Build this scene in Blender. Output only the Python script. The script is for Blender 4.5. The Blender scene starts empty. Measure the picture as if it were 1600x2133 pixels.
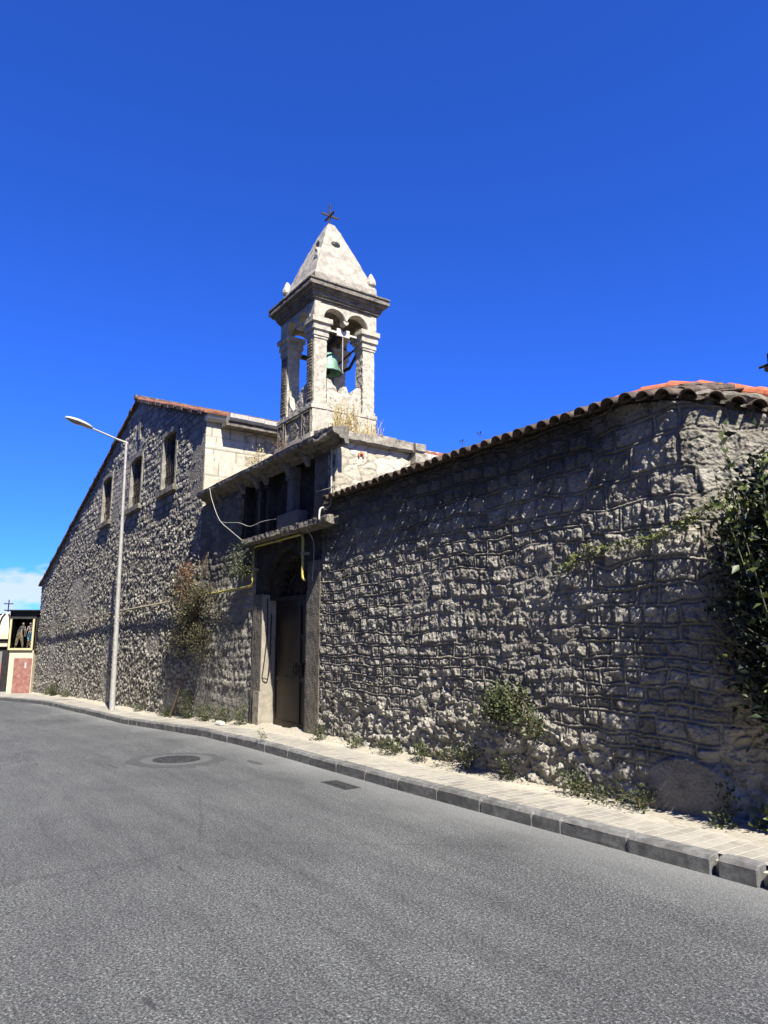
import bpy, bmesh, math, random
import numpy as np
from mathutils import Vector, Matrix, noise as mnoise
R = math.radians
random.seed(7)
scene = bpy.context.scene
col = scene.collection

# ------------------------------------------------------------------ camera
F_PX, HZ = 1480.0, 1345.0
PITCH = math.atan((HZ - 1066.5) / F_PX)
YAW = math.atan(1025 * math.cos(PITCH) / F_PX)
fw = Vector((-math.cos(YAW) * math.cos(PITCH), math.sin(YAW) * math.cos(PITCH), math.sin(PITCH)))
rt = Vector((math.sin(YAW), math.cos(YAW), 0))
up = rt.cross(fw)
cam_d = bpy.data.cameras.new('camera')
cam = bpy.data.objects.new('camera', cam_d)
col.objects.link(cam)
cam.matrix_world = Matrix(((rt.x, up.x, -fw.x, 0), (rt.y, up.y, -fw.y, 0), (rt.z, up.z, -fw.z, 1.6), (0, 0, 0, 1)))
cam_d.sensor_fit = 'VERTICAL'
cam_d.sensor_height = 36.0
cam_d.lens = 36.0 * F_PX / 2133.0
cam_d.clip_start = 0.05
cam_d.clip_end = 2000
scene.camera = cam

# ------------------------------------------------------------------ sun and sky
SUN_AZ = 0.21                      # how far the sun stands off the wall line (dY/dX)
SUN_EL = R(51.2)
sdir = Vector((math.cos(SUN_EL) * math.cos(math.atan(SUN_AZ)), -math.cos(SUN_EL) * math.sin(math.atan(SUN_AZ)), math.sin(SUN_EL)))
sun_d = bpy.data.lights.new('sun', 'SUN')
sun_d.energy = 5.0
sun_d.angle = R(0.5)
sun_d.color = (1.0, 0.945, 0.86)
sun = bpy.data.objects.new('sun', sun_d)
col.objects.link(sun)
sun.rotation_euler = sdir.to_track_quat('Z', 'Y').to_euler()
sun.location = (0, 0, 30)

world = bpy.data.worlds.new('World')
scene.world = world
world.use_nodes = True
wt = world.node_tree
for n in list(wt.nodes): wt.nodes.remove(n)
wo = wt.nodes.new('ShaderNodeOutputWorld')
bg = wt.nodes.new('ShaderNodeBackground'); bg.inputs['Strength'].default_value = 0.05
sky = wt.nodes.new('ShaderNodeTexSky'); sky.sky_type = 'NISHITA'; sky.sun_disc = False
sky.sun_elevation = SUN_EL
sky.sun_rotation = math.atan2(sdir.x, sdir.y)
sky.air_density = 0.8; sky.dust_density = 0.0; sky.ozone_density = 10.0; sky.altitude = 0
hs = wt.nodes.new('ShaderNodeHueSaturation'); hs.inputs['Saturation'].default_value = 1.0; hs.inputs['Value'].default_value = 1.0; hs.inputs['Hue'].default_value = 0.5
wt.links.new(sky.outputs[0], hs.inputs['Color'])
# a low bank of cumulus far away on the horizon
tint = wt.nodes.new('ShaderNodeMixRGB'); tint.blend_type = 'MULTIPLY'; tint.inputs['Fac'].default_value = 1; tint.inputs['Color2'].default_value = (.44, .90, 2.0, 1)
wt.links.new(hs.outputs[0], tint.inputs['Color1'])
tc = wt.nodes.new('ShaderNodeTexCoord')
sep = wt.nodes.new('ShaderNodeSeparateXYZ'); wt.links.new(tc.outputs['Generated'], sep.inputs[0])
mp = wt.nodes.new('ShaderNodeMapping'); mp.inputs['Scale'].default_value = (9, 9, 24); wt.links.new(tc.outputs['Generated'], mp.inputs[0])
cn = wt.nodes.new('ShaderNodeTexNoise'); cn.inputs['Scale'].default_value = 1.0; cn.inputs['Detail'].default_value = 7; cn.inputs['Roughness'].default_value = .58
wt.links.new(mp.outputs[0], cn.inputs['Vector'])
band = wt.nodes.new('ShaderNodeMapRange'); band.inputs['From Min'].default_value = 0.14; band.inputs['From Max'].default_value = 0.085
band.inputs['To Min'].default_value = -0.45; band.inputs['To Max'].default_value = 0.10
wt.links.new(sep.outputs['Z'], band.inputs['Value'])
ad = wt.nodes.new('ShaderNodeMath'); ad.operation = 'ADD'
wt.links.new(cn.outputs['Fac'], ad.inputs[0]); wt.links.new(band.outputs[0], ad.inputs[1])
cr = wt.nodes.new('ShaderNodeMapRange'); cr.inputs['From Min'].default_value = 0.47; cr.inputs['From Max'].default_value = 0.60; cr.inputs['To Max'].default_value = .85
wt.links.new(ad.outputs[0], cr.inputs['Value'])
cm = wt.nodes.new('ShaderNodeMixRGB'); cm.inputs['Color2'].default_value = (5.8, 6.5, 8.4, 1)
wt.links.new(cr.outputs[0], cm.inputs['Fac']); wt.links.new(tint.outputs[0], cm.inputs['Color1'])
wt.links.new(cm.outputs[0], bg.inputs['Color']); wt.links.new(bg.outputs[0], wo.inputs['Surface'])

scene.view_settings.view_transform = 'Standard'
scene.view_settings.look = 'None'
scene.view_settings.exposure = 1.45
scene.view_settings.gamma = 1.0
scene.view_settings.use_curve_mapping = False
scene.cycles.max_bounces = 6
scene.cycles.diffuse_bounces = 3

# ------------------------------------------------------------------ numpy noise
def hsh(ix, iy, seed=0):
    n = (ix.astype(np.int64) * 374761393 + iy.astype(np.int64) * 668265263 + seed * 144269504) & 0xffffffff
    n = ((n ^ (n >> 13)) * 1274126177) & 0xffffffff
    return ((n ^ (n >> 16)) & 0xffffff) / float(0x1000000)
def vn(x, y, seed=0):
    ix, iy = np.floor(x), np.floor(y)
    fx, fy = x - ix, y - iy
    fx = fx * fx * (3 - 2 * fx); fy = fy * fy * (3 - 2 * fy)
    a, b, c, d = hsh(ix, iy, seed), hsh(ix + 1, iy, seed), hsh(ix, iy + 1, seed), hsh(ix + 1, iy + 1, seed)
    return (a * (1 - fx) + b * fx) * (1 - fy) + (c * (1 - fx) + d * fx) * fy - .5
def fbm(x, y, seed=0, o=3, g=.55):
    s = np.zeros_like(x); a = 1.0
    for k in range(o):
        s += a * vn(x * 2 ** k + 17 * k, y * 2 ** k - 9 * k, seed + k); a *= g
    return s
def facets(u, v, sx, sy, seed, amp):
    d, i, cx, cy = cells(u, v, sx, sy, seed, .95)
    g1 = (i * 57.31) % 1 - .5; g2 = (i * 191.7) % 1 - .5; g3 = (i * 17.77) % 1 - .5
    return amp * (g1 * cx * 2.4 + g2 * cy * 2.0 + g3 * .8)
def courses(u, v, rows, cw, seed, wob=.05, wscale=1.2, jit=.5):
    """irregular coursed masonry: distances to the joints and ids"""
    v2 = v + wob * fbm(u / wscale, v / (wscale * 1.3), seed + 5, 2)
    rng = random.Random(seed); b = [-3.0]
    while b[-1] < 14: b.append(b[-1] + rng.uniform(*rows))
    b = np.array(b)
    r = np.clip(np.searchsorted(b, v2) - 1, 0, len(b) - 2)
    rh = b[r + 1] - b[r]
    dv = np.minimum(v2 - b[r], b[r + 1] - v2)
    w = cw * (.65 + .8 * hsh(r, r * 0 + 3, seed))
    u2 = u + .06 * fbm(u * 2.2, v * 2.2, seed + 9, 2) + hsh(r, r * 0, seed) * 5
    i = np.floor(u2 / w)
    B = lambda k: (k + jit * hsh(k, r, seed + 2)) * w
    Bi = B(i); lo = u2 < Bi
    k = np.where(lo, i - 1, i)
    b0, b1 = B(k), B(k + 1)
    du = np.minimum(u2 - b0, b1 - u2)
    return k, r, du, dv, b1 - b0, rh, (u2 - b0) / (b1 - b0), (v2 - b[r]) / rh
def cells(u, v, sx, sy, seed, jit=.85):
    """irregular (voronoi) masonry: distance to the joint, id"""
    x, y = u / sx, v / sy
    ix, iy = np.floor(x), np.floor(y)
    d1 = np.full_like(x, 9.); d2 = np.full_like(x, 9.); idn = np.zeros_like(x); cx = np.zeros_like(x); cy = np.zeros_like(x)
    for a in (-1, 0, 1):
        for b in (-1, 0, 1):
            jx, jy = ix + a, iy + b
            px = jx + .5 + jit * (hsh(jx, jy, seed) - .5); py = jy + .5 + jit * (hsh(jx, jy, seed + 1) - .5)
            d = np.hypot(x - px, y - py); nw = d < d1
            d2 = np.where(nw, d1, np.minimum(d2, d)); idn = np.where(nw, hsh(jx, jy, seed + 2), idn)
            cx = np.where(nw, x - px, cx); cy = np.where(nw, y - py, cy)
            d1 = np.where(nw, d, d1)
    return (d2 - d1) * .5 * min(sx, sy), idn, cx, cy

# ------------------------------------------------------------------ materials
def ramp(nt, src, pts):
    r = nt.nodes.new('ShaderNodeValToRGB'); e = r.color_ramp.elements
    while len(e) < len(pts): e.new(.5)
    for q, (p, c) in zip(e, pts):
        q.position = p; q.color = (*c, 1) if len(c) == 3 else c
    nt.links.new(src, r.inputs[0]); return r.outputs[0]
def tex(nt, kind, scale, detail=5, rough=.6, vec=None, dist=0):
    n = nt.nodes.new('ShaderNodeTex' + kind); n.inputs['Scale'].default_value = scale
    if kind == 'Noise':
        n.inputs['Detail'].default_value = detail; n.inputs['Roughness'].default_value = rough; n.inputs['Distortion'].default_value = dist
    if vec is not None: nt.links.new(vec, n.inputs['Vector'])
    return n
def mix(nt, fac, a, b, mode='MIX'):
    m = nt.nodes.new('ShaderNodeMixRGB'); m.blend_type = mode
    for k, s in (('Fac', fac), ('Color1', a), ('Color2', b)):
        if isinstance(s, (int, float)): m.inputs[k].default_value = s
        elif isinstance(s, tuple): m.inputs[k].default_value = (*s, 1)
        else: nt.links.new(s, m.inputs[k])
    return m.outputs[0]
def base(name, rough=.9, metal=0, spec=.3):
    m = bpy.data.materials.new(name); m.use_nodes = True
    nt = m.node_tree; b = nt.nodes['Principled BSDF']
    b.inputs['Roughness'].default_value = rough; b.inputs['Metallic'].default_value = metal
    b.inputs['Specular IOR Level'].default_value = spec
    t = nt.nodes.new('ShaderNodeTexCoord')
    return m, nt, b, t.outputs['Object']
def bump(nt, b, h, dist=.01, strength=1.0, prev=None):
    n = nt.nodes.new('ShaderNodeBump'); n.inputs['Distance'].default_value = dist; n.inputs['Strength'].default_value = strength
    nt.links.new(h, n.inputs['Height'])
    if prev is not None: nt.links.new(prev, n.inputs['Normal'])
    nt.links.new(n.outputs[0], b.inputs['Normal']); return n.outputs[0]
def simple(name, c1, c2, scale=8, rough=.85, metal=0, bd=.004, bs=40, stain=None, stain_scale=1.5, spec=.3, lo=.35, hi=.65):
    m, nt, b, v = base(name, rough, metal, spec)
    n = tex(nt, 'Noise', scale, 6, .65, v)
    c = ramp(nt, n.outputs['Fac'], [(lo, c1), (hi, c2)])
    if stain:
        s = tex(nt, 'Noise', stain_scale, 7, .7, v, .4)
        c = mix(nt, ramp(nt, s.outputs['Fac'], [(.45, (0, 0, 0)), (.68, (1, 1, 1))]), c, stain)
    nt.links.new(c, b.inputs['Base Color'])
    if bd:
        n2 = tex(nt, 'Noise', bs, 6, .7, v)
        bump(nt, b, n2.outputs['Fac'], bd)
    return m
def stone_mat(name, ramp_pts, mortar, bscale=30, bdist=.012, dirt=(.07, .063, .052), dirt_amt=(.5, .72), soot_shade=(.028, .026, .023)):
    m, nt, b, v = base(name, .92)
    at = nt.nodes.new('ShaderNodeAttribute'); at.attribute_name = 'tone'
    sp = nt.nodes.new('ShaderNodeSeparateColor'); nt.links.new(at.outputs['Color'], sp.inputs[0])
    c = ramp(nt, sp.outputs[0], ramp_pts)
    n = tex(nt, 'Noise', 7, 8, .7, v)
    c = mix(nt, .55, c, ramp(nt, n.outputs['Fac'], [(.3, (.35, .33, .31)), (.5, (.8, .79, .77)), (.7, (1, 1, 1))]), 'MULTIPLY')
    c = mix(nt, sp.outputs[1], c, mortar)
    n3 = tex(nt, 'Noise', 2.6, 9, .75, v, .6)
    c = mix(nt, ramp(nt, n3.outputs['Fac'], [(dirt_amt[0], (0, 0, 0)), (dirt_amt[1], (.8, .8, .8))]), c, dirt)
    c = mix(nt, sp.outputs[2], c, soot_shade)
    nt.links.new(c, b.inputs['Base Color'])
    n2 = tex(nt, 'Noise', bscale, 8, .72, v)
    p = bump(nt, b, n2.outputs['Fac'], bdist)
    vo = tex(nt, 'Voronoi', bscale * 1.4, vec=v)
    bump(nt, b, vo.outputs['Distance'], bdist * .5, prev=p)
    return m
M = {}
M['wall'] = stone_mat('coursed grey limestone', [(0, (.21, .202, .178)), (.5, (.41, .397, .355)), (1, (.62, .602, .54))], (.32, .31, .27), 24, .022)
M['rubble'] = stone_mat('rubble limestone', [(0, (.26, .25, .22)), (.45, (.47, .456, .405)), (1, (.72, .70, .63))], (.07, .065, .055), 16, .035, dirt_amt=(.60, .85))
M['pale'] = stone_mat('pale pointed rubble', [(0, (.50, .465, .36)), (.5, (.62, .585, .48)), (1, (.72, .69, .61))], (.20, .18, .13), 22, .006, dirt=(.30, .28, .23), dirt_amt=(.56, .8))
M['ashlar'] = simple('cut limestone', (.34, .32, .27), (.52, .49, .42), 9, .9, bd=.02, bs=22, stain=(.14, .13, .11), stain_scale=4)
M['spire'] = simple('grey weathered spire render', (.34, .325, .285), (.50, .48, .425), 7, .9, bd=.010, bs=40, stain=(.26, .245, .21), stain_scale=6)
M['tower'] = simple('weathered white limestone', (.50, .475, .40), (.68, .65, .56), 9, .9, bd=.012, bs=48, stain=(.34, .32, .27), stain_scale=8)
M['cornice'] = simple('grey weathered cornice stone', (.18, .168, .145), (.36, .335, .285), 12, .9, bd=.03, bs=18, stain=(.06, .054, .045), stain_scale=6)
M['framestone'] = simple('grey window stone', (.24, .23, .20), (.40, .385, .34), 9, .9, bd=.015, bs=30, stain=(.14, .13, .11), stain_scale=6)
M['plaster'] = simple('grey render', (.13, .12, .10), (.25, .232, .20), 30, .95, bd=.03, bs=30, stain=(.07, .065, .055), stain_scale=5)
M['jamb'] = simple('pale jamb stone', (.28, .265, .22), (.42, .395, .33), 9, .9, bd=.006, bs=40, stain=(.33, .3, .25), stain_scale=7)
M['soot_shade'] = simple('soot stained plaster', (.014, .0135, .013), (.04, .038, .035), 5, .95, bd=.006, bs=40, stain=(.07, .065, .058), stain_scale=3.2, lo=.3, hi=.75)  # soot stain plus shade of attic recess and portal darkened into the colour
M['plaque'] = simple('grey plaque stone', (.13, .125, .115), (.19, .185, .175), 10, .8, bd=.002)
M['wire'] = simple('cable sheath', (.45, .44, .42), (.62, .6, .57), 20, .6, bd=0)
M['blackpipe'] = simple('black cable', (.02, .02, .02), (.04, .04, .04), 20, .5, bd=0)
M['yellow'] = simple('yellow gas pipe paint', (.48, .42, .07), (.62, .55, .12), 6, .5, bd=0, stain=(.36, .32, .15), stain_scale=9)
M['oldpipe'] = simple('faded gas pipe paint', (.24, .22, .16), (.38, .35, .26), 6, .6, bd=0)
M['iron'] = simple('dark iron', (.035, .03, .027), (.09, .07, .055), 14, .7, .3, bd=.003, bs=60)
M['door'] = simple('brown sheet steel door', (.018, .012, .009), (.036, .024, .017), 3, .45, .3, bd=.002, bs=30, stain=(.055, .037, .026), stain_scale=2, spec=.5)
M['galv'] = simple('painted galvanised steel', (.46, .47, .47), (.58, .58, .57), 18, .45, .25, bd=.001, stain=(.36, .35, .33), stain_scale=11)
M['lampshell'] = simple('grey lamp shell', (.50, .51, .50), (.62, .62, .6), 8, .4, .1, bd=0)
M['lens'] = simple('lamp lens', (.30, .30, .27), (.4, .4, .37), 8, .15, 0, bd=0, spec=.6)
M['gutter'] = simple('white painted gutter', (.62, .61, .57), (.78, .77, .73), 12, .6, bd=.002, stain=(.45, .43, .38), stain_scale=8)
M['bronze'] = simple('verdigris bronze', (.16, .36, .27), (.28, .50, .39), 14, .55, .2, bd=.003, bs=40, stain=(.10, .17, .13), stain_scale=6)
M['white_iron'] = simple('white painted iron', (.6, .6, .58), (.74, .74, .72), 12, .5, bd=.002)
M['terra'] = simple('terracotta brick', (.42, .16, .08), (.58, .26, .15), 30, .9)
M['sandmat'] = simple('windblown sand and grit', (.34, .32, .27), (.50, .475, .40), 25, 1, bd=.01, bs=90)
def tile_mat(name, c1, c2, c3):
    m, nt, b, v = base(name, .85)
    n = tex(nt, 'Noise', 6, 6, .7, v); n2 = tex(nt, 'Noise', 45, 4, .6, v)
    c = ramp(nt, n.outputs['Fac'], [(.35, c1), (.5, c2), (.66, c3)])
    nt.links.new(c, b.inputs['Base Color']); bump(nt, b, n2.outputs['Fac'], .006); return m
M['tiles'] = tile_mat('old lichened clay tiles', (.045, .036, .03), (.10, .072, .056), (.19, .155, .125))
M['redtiles'] = tile_mat('orange clay tiles', (.36, .10, .045), (.50, .16, .08), (.52, .22, .13))
M['redold'] = tile_mat('weathered red clay tiles', (.12, .06, .042), (.27, .10, .06), (.22, .16, .12))

# asphalt
def asphalt_mat():
    m, nt, b, v = base('worn asphalt', .85, 0, .35)
    vo = tex(nt, 'Voronoi', 120, vec=v); n = tex(nt, 'Noise', 62, 6, .85, v); big = tex(nt, 'Noise', .45, 5, .6, v, .5); mpx = nt.nodes.new('ShaderNodeMapping'); mpx.inputs['Scale'].default_value = (.16, 1, 1); nt.links.new(v, mpx.inputs[0]); mid = tex(nt, 'Noise', 3.2, 8, .72, mpx.outputs[0])
    c = ramp(nt, n.outputs['Fac'], [(.36, (.012, .012, .012)), (.46, (.066, .067, .066)), (.55, (.135, .136, .132)), (.66, (.38, .38, .365))])
    stones = ramp(nt, vo.outputs['Color'], [(.2, (.45, .45, .45)), (.8, (1.35, 1.35, 1.33))])
    c = mix(nt, .9, c, stones, 'MULTIPLY')
    c = mix(nt, 1, c, ramp(nt, big.outputs['Fac'], [(.36, (.86, .86, .86)), (.52, (1, 1, 1)), (.68, (1.15, 1.15, 1.13))]), 'MULTIPLY')
    c = mix(nt, 1, c, ramp(nt, mid.outputs['Fac'], [(.3, (.70, .70, .70)), (.45, (1, 1, 1)), (.65, (1.25, 1.25, 1.23))]), 'MULTIPLY')
    sp3 = tex(nt, 'Noise', 7.5, 3, .5, mpx.outputs[0])
    c = mix(nt, ramp(nt, sp3.outputs['Fac'], [(.69, (0, 0, 0)), (.73, (.7, .7, .7))]), c, (.03, .03, .03))
    crk = tex(nt, 'Voronoi', .22, vec=mix(nt, .12, v, tex(nt, 'Noise', 1.3, 6, .7, v).outputs['Color'], 'ADD')); crk.feature = 'DISTANCE_TO_EDGE'
    c = mix(nt, ramp(nt, crk.outputs['Distance'], [(0, (.35, .35, .35)), (.0018, (0, 0, 0))]), c, (.02, .02, .02))
    # wheel-worn and dusty strips running along the street, paler dust by the kerb
    sp = nt.nodes.new('ShaderNodeSeparateXYZ'); nt.links.new(v, sp.inputs[0])
    wv = nt.nodes.new('ShaderNodeMath'); wv.operation = 'MULTIPLY_ADD'; nt.links.new(big.outputs['Fac'], wv.inputs[0]); wv.inputs[1].default_value = .9
    nt.links.new(sp.outputs['Y'], wv.inputs[2])
    mr = nt.nodes.new('ShaderNodeMapRange'); mr.inputs['From Min'].default_value = 4.55; mr.inputs['From Max'].default_value = 5.5; nt.links.new(wv.outputs[0], mr.inputs['Value'])
    c = mix(nt, mr.outputs[0], c, mix(nt, .5, c, (.34, .335, .31)))
    pt = ramp(nt, wv.outputs[0], [(0, (1, 1, 1)), (1, (1, 1, 1))])
    nt.links.new(c, b.inputs['Base Color'])
    p = bump(nt, b, n.outputs['Fac'], .006)
    bump(nt, b, vo.outputs['Distance'], .004, prev=p)
    return m
M['asphalt'] = asphalt_mat()
M['patch'] = simple('fresh asphalt patch', (.05, .05, .049), (.10, .10, .098), 90, .85, bd=.004, bs=120)
M['concrete'] = simple('manhole concrete', (.08, .08, .078), (.14, .14, .135), 70, .9, bd=.003, bs=120)
M['castiron'] = simple('cast iron', (.05, .05, .05), (.12, .12, .115), 30, .55, .5, bd=.003, bs=60)
M['kerb'] = simple('concrete kerb', (.13, .125, .115), (.25, .24, .22), 18, .9, bd=.004, bs=80, stain=(.09, .086, .08), stain_scale=3)
M['kerbjoint'] = simple('kerb mortar', (.5, .48, .42), (.62, .6, .53), 30, .9)
def paving_mat():
    m, nt, b, v = base('dusty concrete pavers', .92)
    mp = nt.nodes.new('ShaderNodeMapping'); mp.inputs['Rotation'].default_value = (0, 0, R(90)); nt.links.new(v, mp.inputs[0])
    n0 = tex(nt, 'Noise', 1.5, 3, .5, mp.outputs[0])
    off = mix(nt, .03, mp.outputs[0], n0.outputs['Color'], 'ADD')
    br = nt.nodes.new('ShaderNodeTexBrick'); br.inputs['Scale'].default_value = 1.0
    br.inputs['Brick Width'].default_value = .22; br.inputs['Row Height'].default_value = .11; br.inputs['Mortar Size'].default_value = .008
    br.inputs['Mortar Smooth'].default_value = .3; br.inputs['Bias'].default_value = 0
    br.inputs['Color1'].default_value = (.21, .206, .19, 1); br.inputs['Color2'].default_value = (.34, .33, .30, 1); br.inputs['Mortar'].default_value = (.50, .485, .43, 1)
    nt.links.new(off, br.inputs['Vector'])
    n = tex(nt, 'Noise', 2.0, 8, .7, v); n2 = tex(nt, 'Noise', 60, 5, .7, v)
    c = mix(nt, ramp(nt, n.outputs['Fac'], [(.42, (.05, .05, .05)), (.66, (.8, .8, .8))]), br.outputs['Color'], (.48, .465, .41))
    n4 = tex(nt, 'Noise', 9, 7, .75, v)
    c = mix(nt, ramp(nt, n4.outputs['Fac'], [(.6, (0, 0, 0)), (.72, (.45, .45, .45))]), c, (.2, .19, .17))
    c = mix(nt, .5, c, ramp(nt, n2.outputs['Fac'], [(.3, (.7, .7, .7)), (.7, (1.1, 1.1, 1.1))]), 'MULTIPLY')
    # drifted sand thickens towards the foot of the wall
    sp = nt.nodes.new('ShaderNodeSeparateXYZ'); nt.links.new(v, sp.inputs[0])
    wv = nt.nodes.new('ShaderNodeMath'); wv.operation = 'MULTIPLY_ADD'; nt.links.new(n4.outputs['Fac'], wv.inputs[0]); wv.inputs[1].default_value = .7; nt.links.new(sp.outputs['Y'], wv.inputs[2])
    mr = nt.nodes.new('ShaderNodeMapRange'); mr.inputs['From Min'].default_value = 5.85; mr.inputs['From Max'].default_value = 6.15; nt.links.new(wv.outputs[0], mr.inputs['Value'])
    c = mix(nt, mr.outputs[0], c, (.52, .495, .42))
    nt.links.new(c, b.inputs['Base Color'])
    inv = nt.nodes.new('ShaderNodeMath'); inv.operation = 'SUBTRACT'; inv.inputs[0].default_value = 1; nt.links.new(br.outputs['Fac'], inv.inputs[1])
    p = bump(nt, b, inv.outputs[0], .004)
    bump(nt, b, n2.outputs['Fac'], .003, prev=p)
    return m
M['paving'] = paving_mat()
M['ground'] = simple('dry earth', (.20, .17, .12), (.32, .28, .20), 3, 1, bd=.02, bs=10)

def leaf_mat(name, pts, rough=.5, trans=.25):
    m, nt, b, v = base(name, rough, 0, .4)
    at = nt.nodes.new('ShaderNodeAttribute'); at.attribute_name = 'tone'
    sp = nt.nodes.new('ShaderNodeSeparateColor'); nt.links.new(at.outputs['Color'], sp.inputs[0])
    c = ramp(nt, sp.outputs[0], pts)
    nt.links.new(c, b.inputs['Base Color'])
    tr = nt.nodes.new('ShaderNodeBsdfTranslucent'); nt.links.new(c, tr.inputs['Color'])
    mx = nt.nodes.new('ShaderNodeMixShader'); mx.inputs[0].default_value = trans
    nt.links.new(b.outputs[0], mx.inputs[1]); nt.links.new(tr.outputs[0], mx.inputs[2])
    nt.links.new(mx.outputs[0], nt.nodes['Material Output'].inputs['Surface'])
    return m
M['leaf'] = leaf_mat('glossy green leaves', [(0, (.010, .018, .006)), (.6, (.024, .04, .012)), (1, (.15, .20, .05))], .5, .1)
M['vine'] = leaf_mat('yellow green vine leaves', [(0, (.05, .075, .02)), (1, (.24, .28, .09))], .45, .15)
M['weed'] = leaf_mat('weed leaves', [(0, (.02, .032, .012)), (.6, (.06, .085, .03)), (1, (.17, .20, .08))], .6, .15)
M['caper'] = leaf_mat('dusty shrub leaves', [(0, (.035, .038, .02)), (.5, (.09, .09, .045)), (.8, (.17, .155, .08)), (1, (.25, .18, .10))], .7, .15)
M['rust'] = leaf_mat('rust red dry leaves', [(0, (.11, .06, .035)), (1, (.30, .17, .09))], .8, .15)
M['straw'] = leaf_mat('dry straw', [(0, (.52, .40, .15)), (1, (.80, .68, .34))], .8, .3)
M['twig'] = simple('dry twig', (.12, .09, .06), (.24, .19, .14), 30, .9, bd=0)
M['bark'] = simple('grey brown bark', (.09, .075, .055), (.19, .16, .12), 20, .9, bd=.01, bs=40)
M['greenstem'] = simple('green stem', (.06, .07, .03), (.12, .13, .06), 20, .7, bd=0)

# ------------------------------------------------------------------ object helpers
def tag(o, label=None, cat=None, group=None, kind=None):
    if label: o['label'] = label
    if cat: o['category'] = cat
    if group: o['group'] = group
    if kind: o['kind'] = kind
    return o
def empty(name, loc, label, cat, group=None):
    o = bpy.data.objects.new(name, None); o.empty_display_size = .2; col.objects.link(o); o.location = loc
    return tag(o, label, cat, group)
def link(name, me, mat, parent=None):
    o = bpy.data.objects.new(name, me); col.objects.link(o)
    if mat: me.materials.append(M[mat] if isinstance(mat, str) else mat)
    if parent:
        o.parent = parent
        L = Vector((0, 0, 0)); p = parent
        while p: L += p.location; p = p.parent
        o.location = -L            # geometry is written in world coordinates
    return o
def obj(name, bm, mat, parent=None, smooth=False):
    me = bpy.data.meshes.new(name); bmesh.ops.recalc_face_normals(bm, faces=bm.faces); bm.to_mesh(me); bm.free()
    if smooth:
        for p in me.polygons: p.use_smooth = True
    o = link(name, me, mat, parent)
    return o
def NB(): return bmesh.new()
def box(bm, x0, x1, y0, y1, z0, z1, bevel=0):
    vs = [bm.verts.new((x, y, z)) for x in (x0, x1) for y in (y0, y1) for z in (z0, z1)]
    fs = [bm.faces.new([vs[i] for i in f]) for f in ((0, 1, 3, 2), (4, 6, 7, 5), (0, 4, 5, 1), (2, 3, 7, 6), (0, 2, 6, 4), (1, 5, 7, 3))]
    if bevel:
        es = list({e for f in fs for e in f.edges})
        bmesh.ops.bevel(bm, geom=es, offset=bevel, segments=1, affect='EDGES')
    return vs
def prism(bm, pts, axis, a0, a1):
    """extrude a 2-D outline; axis 'x': pts=(y,z); 'y': pts=(x,z); 'z': pts=(x,y)"""
    def P(p, a): return {'x': (a, p[0], p[1]), 'y': (p[0], a, p[1]), 'z': (p[0], p[1], a)}[axis]
    A = [bm.verts.new(P(p, a0)) for p in pts]; B = [bm.verts.new(P(p, a1)) for p in pts]
    bm.faces.new(A).normal_update(); bm.faces.new(B[::-1]).normal_update(); n = len(pts)
    for i in range(n): bm.faces.new((A[i], B[i], B[(i + 1) % n], A[(i + 1) % n]))
def tube(bm, pts, r, seg=8, cap=True):
    pts = [Vector(p) for p in pts]; rings = []
    if not isinstance(r, (list, tuple)): r = [r] * len(pts)
    for i, p in enumerate(pts):
        d = (pts[min(i + 1, len(pts) - 1)] - pts[max(i - 1, 0)]).normalized()
        a = d.cross(Vector((0, 0, 1)) if abs(d.z) < .9 else Vector((1, 0, 0))).normalized(); b = d.cross(a)
        rings.append([bm.verts.new(p + (a * math.cos(t) + b * math.sin(t)) * r[i]) for t in (2 * math.pi * k / seg for k in range(seg))])
    for A, B in zip(rings, rings[1:]):
        for k in range(seg): bm.faces.new((A[k], A[(k + 1) % seg], B[(k + 1) % seg], B[k]))
    if cap: bm.faces.new(rings[0][::-1]); bm.faces.new(rings[-1])
def lathe(bm, c, prof, seg=24):
    rings = [[bm.verts.new((c[0] + r * math.cos(2 * math.pi * k / seg), c[1] + r * math.sin(2 * math.pi * k / seg), c[2] + z)) for k in range(seg)] for r, z in prof]
    for A, B in zip(rings, rings[1:]):
        for k in range(seg): bm.faces.new((A[k], A[(k + 1) % seg], B[(k + 1) % seg], B[k]))
def roughen(bm, size=.06, amp=.012, fr=9, seed=0, it=5):
    bm.normal_update()
    bmesh.ops.triangulate(bm, faces=bm.faces)
    for _ in range(it):
        es = [e for e in bm.edges if e.calc_length() > size]
        if not es: break
        bmesh.ops.subdivide_edges(bm, edges=es, cuts=1, use_grid_fill=False)
        bmesh.ops.triangulate(bm, faces=[f for f in bm.faces if len(f.verts) > 3])
    bmesh.ops.remove_doubles(bm, verts=bm.verts, dist=.0005)
    for v in bm.verts:
        q = v.co * fr + Vector((seed * 3.7, seed, -seed))
        v.co += (mnoise.noise_vector(q) + .5 * mnoise.noise_vector(q * 2.3)) * amp
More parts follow.
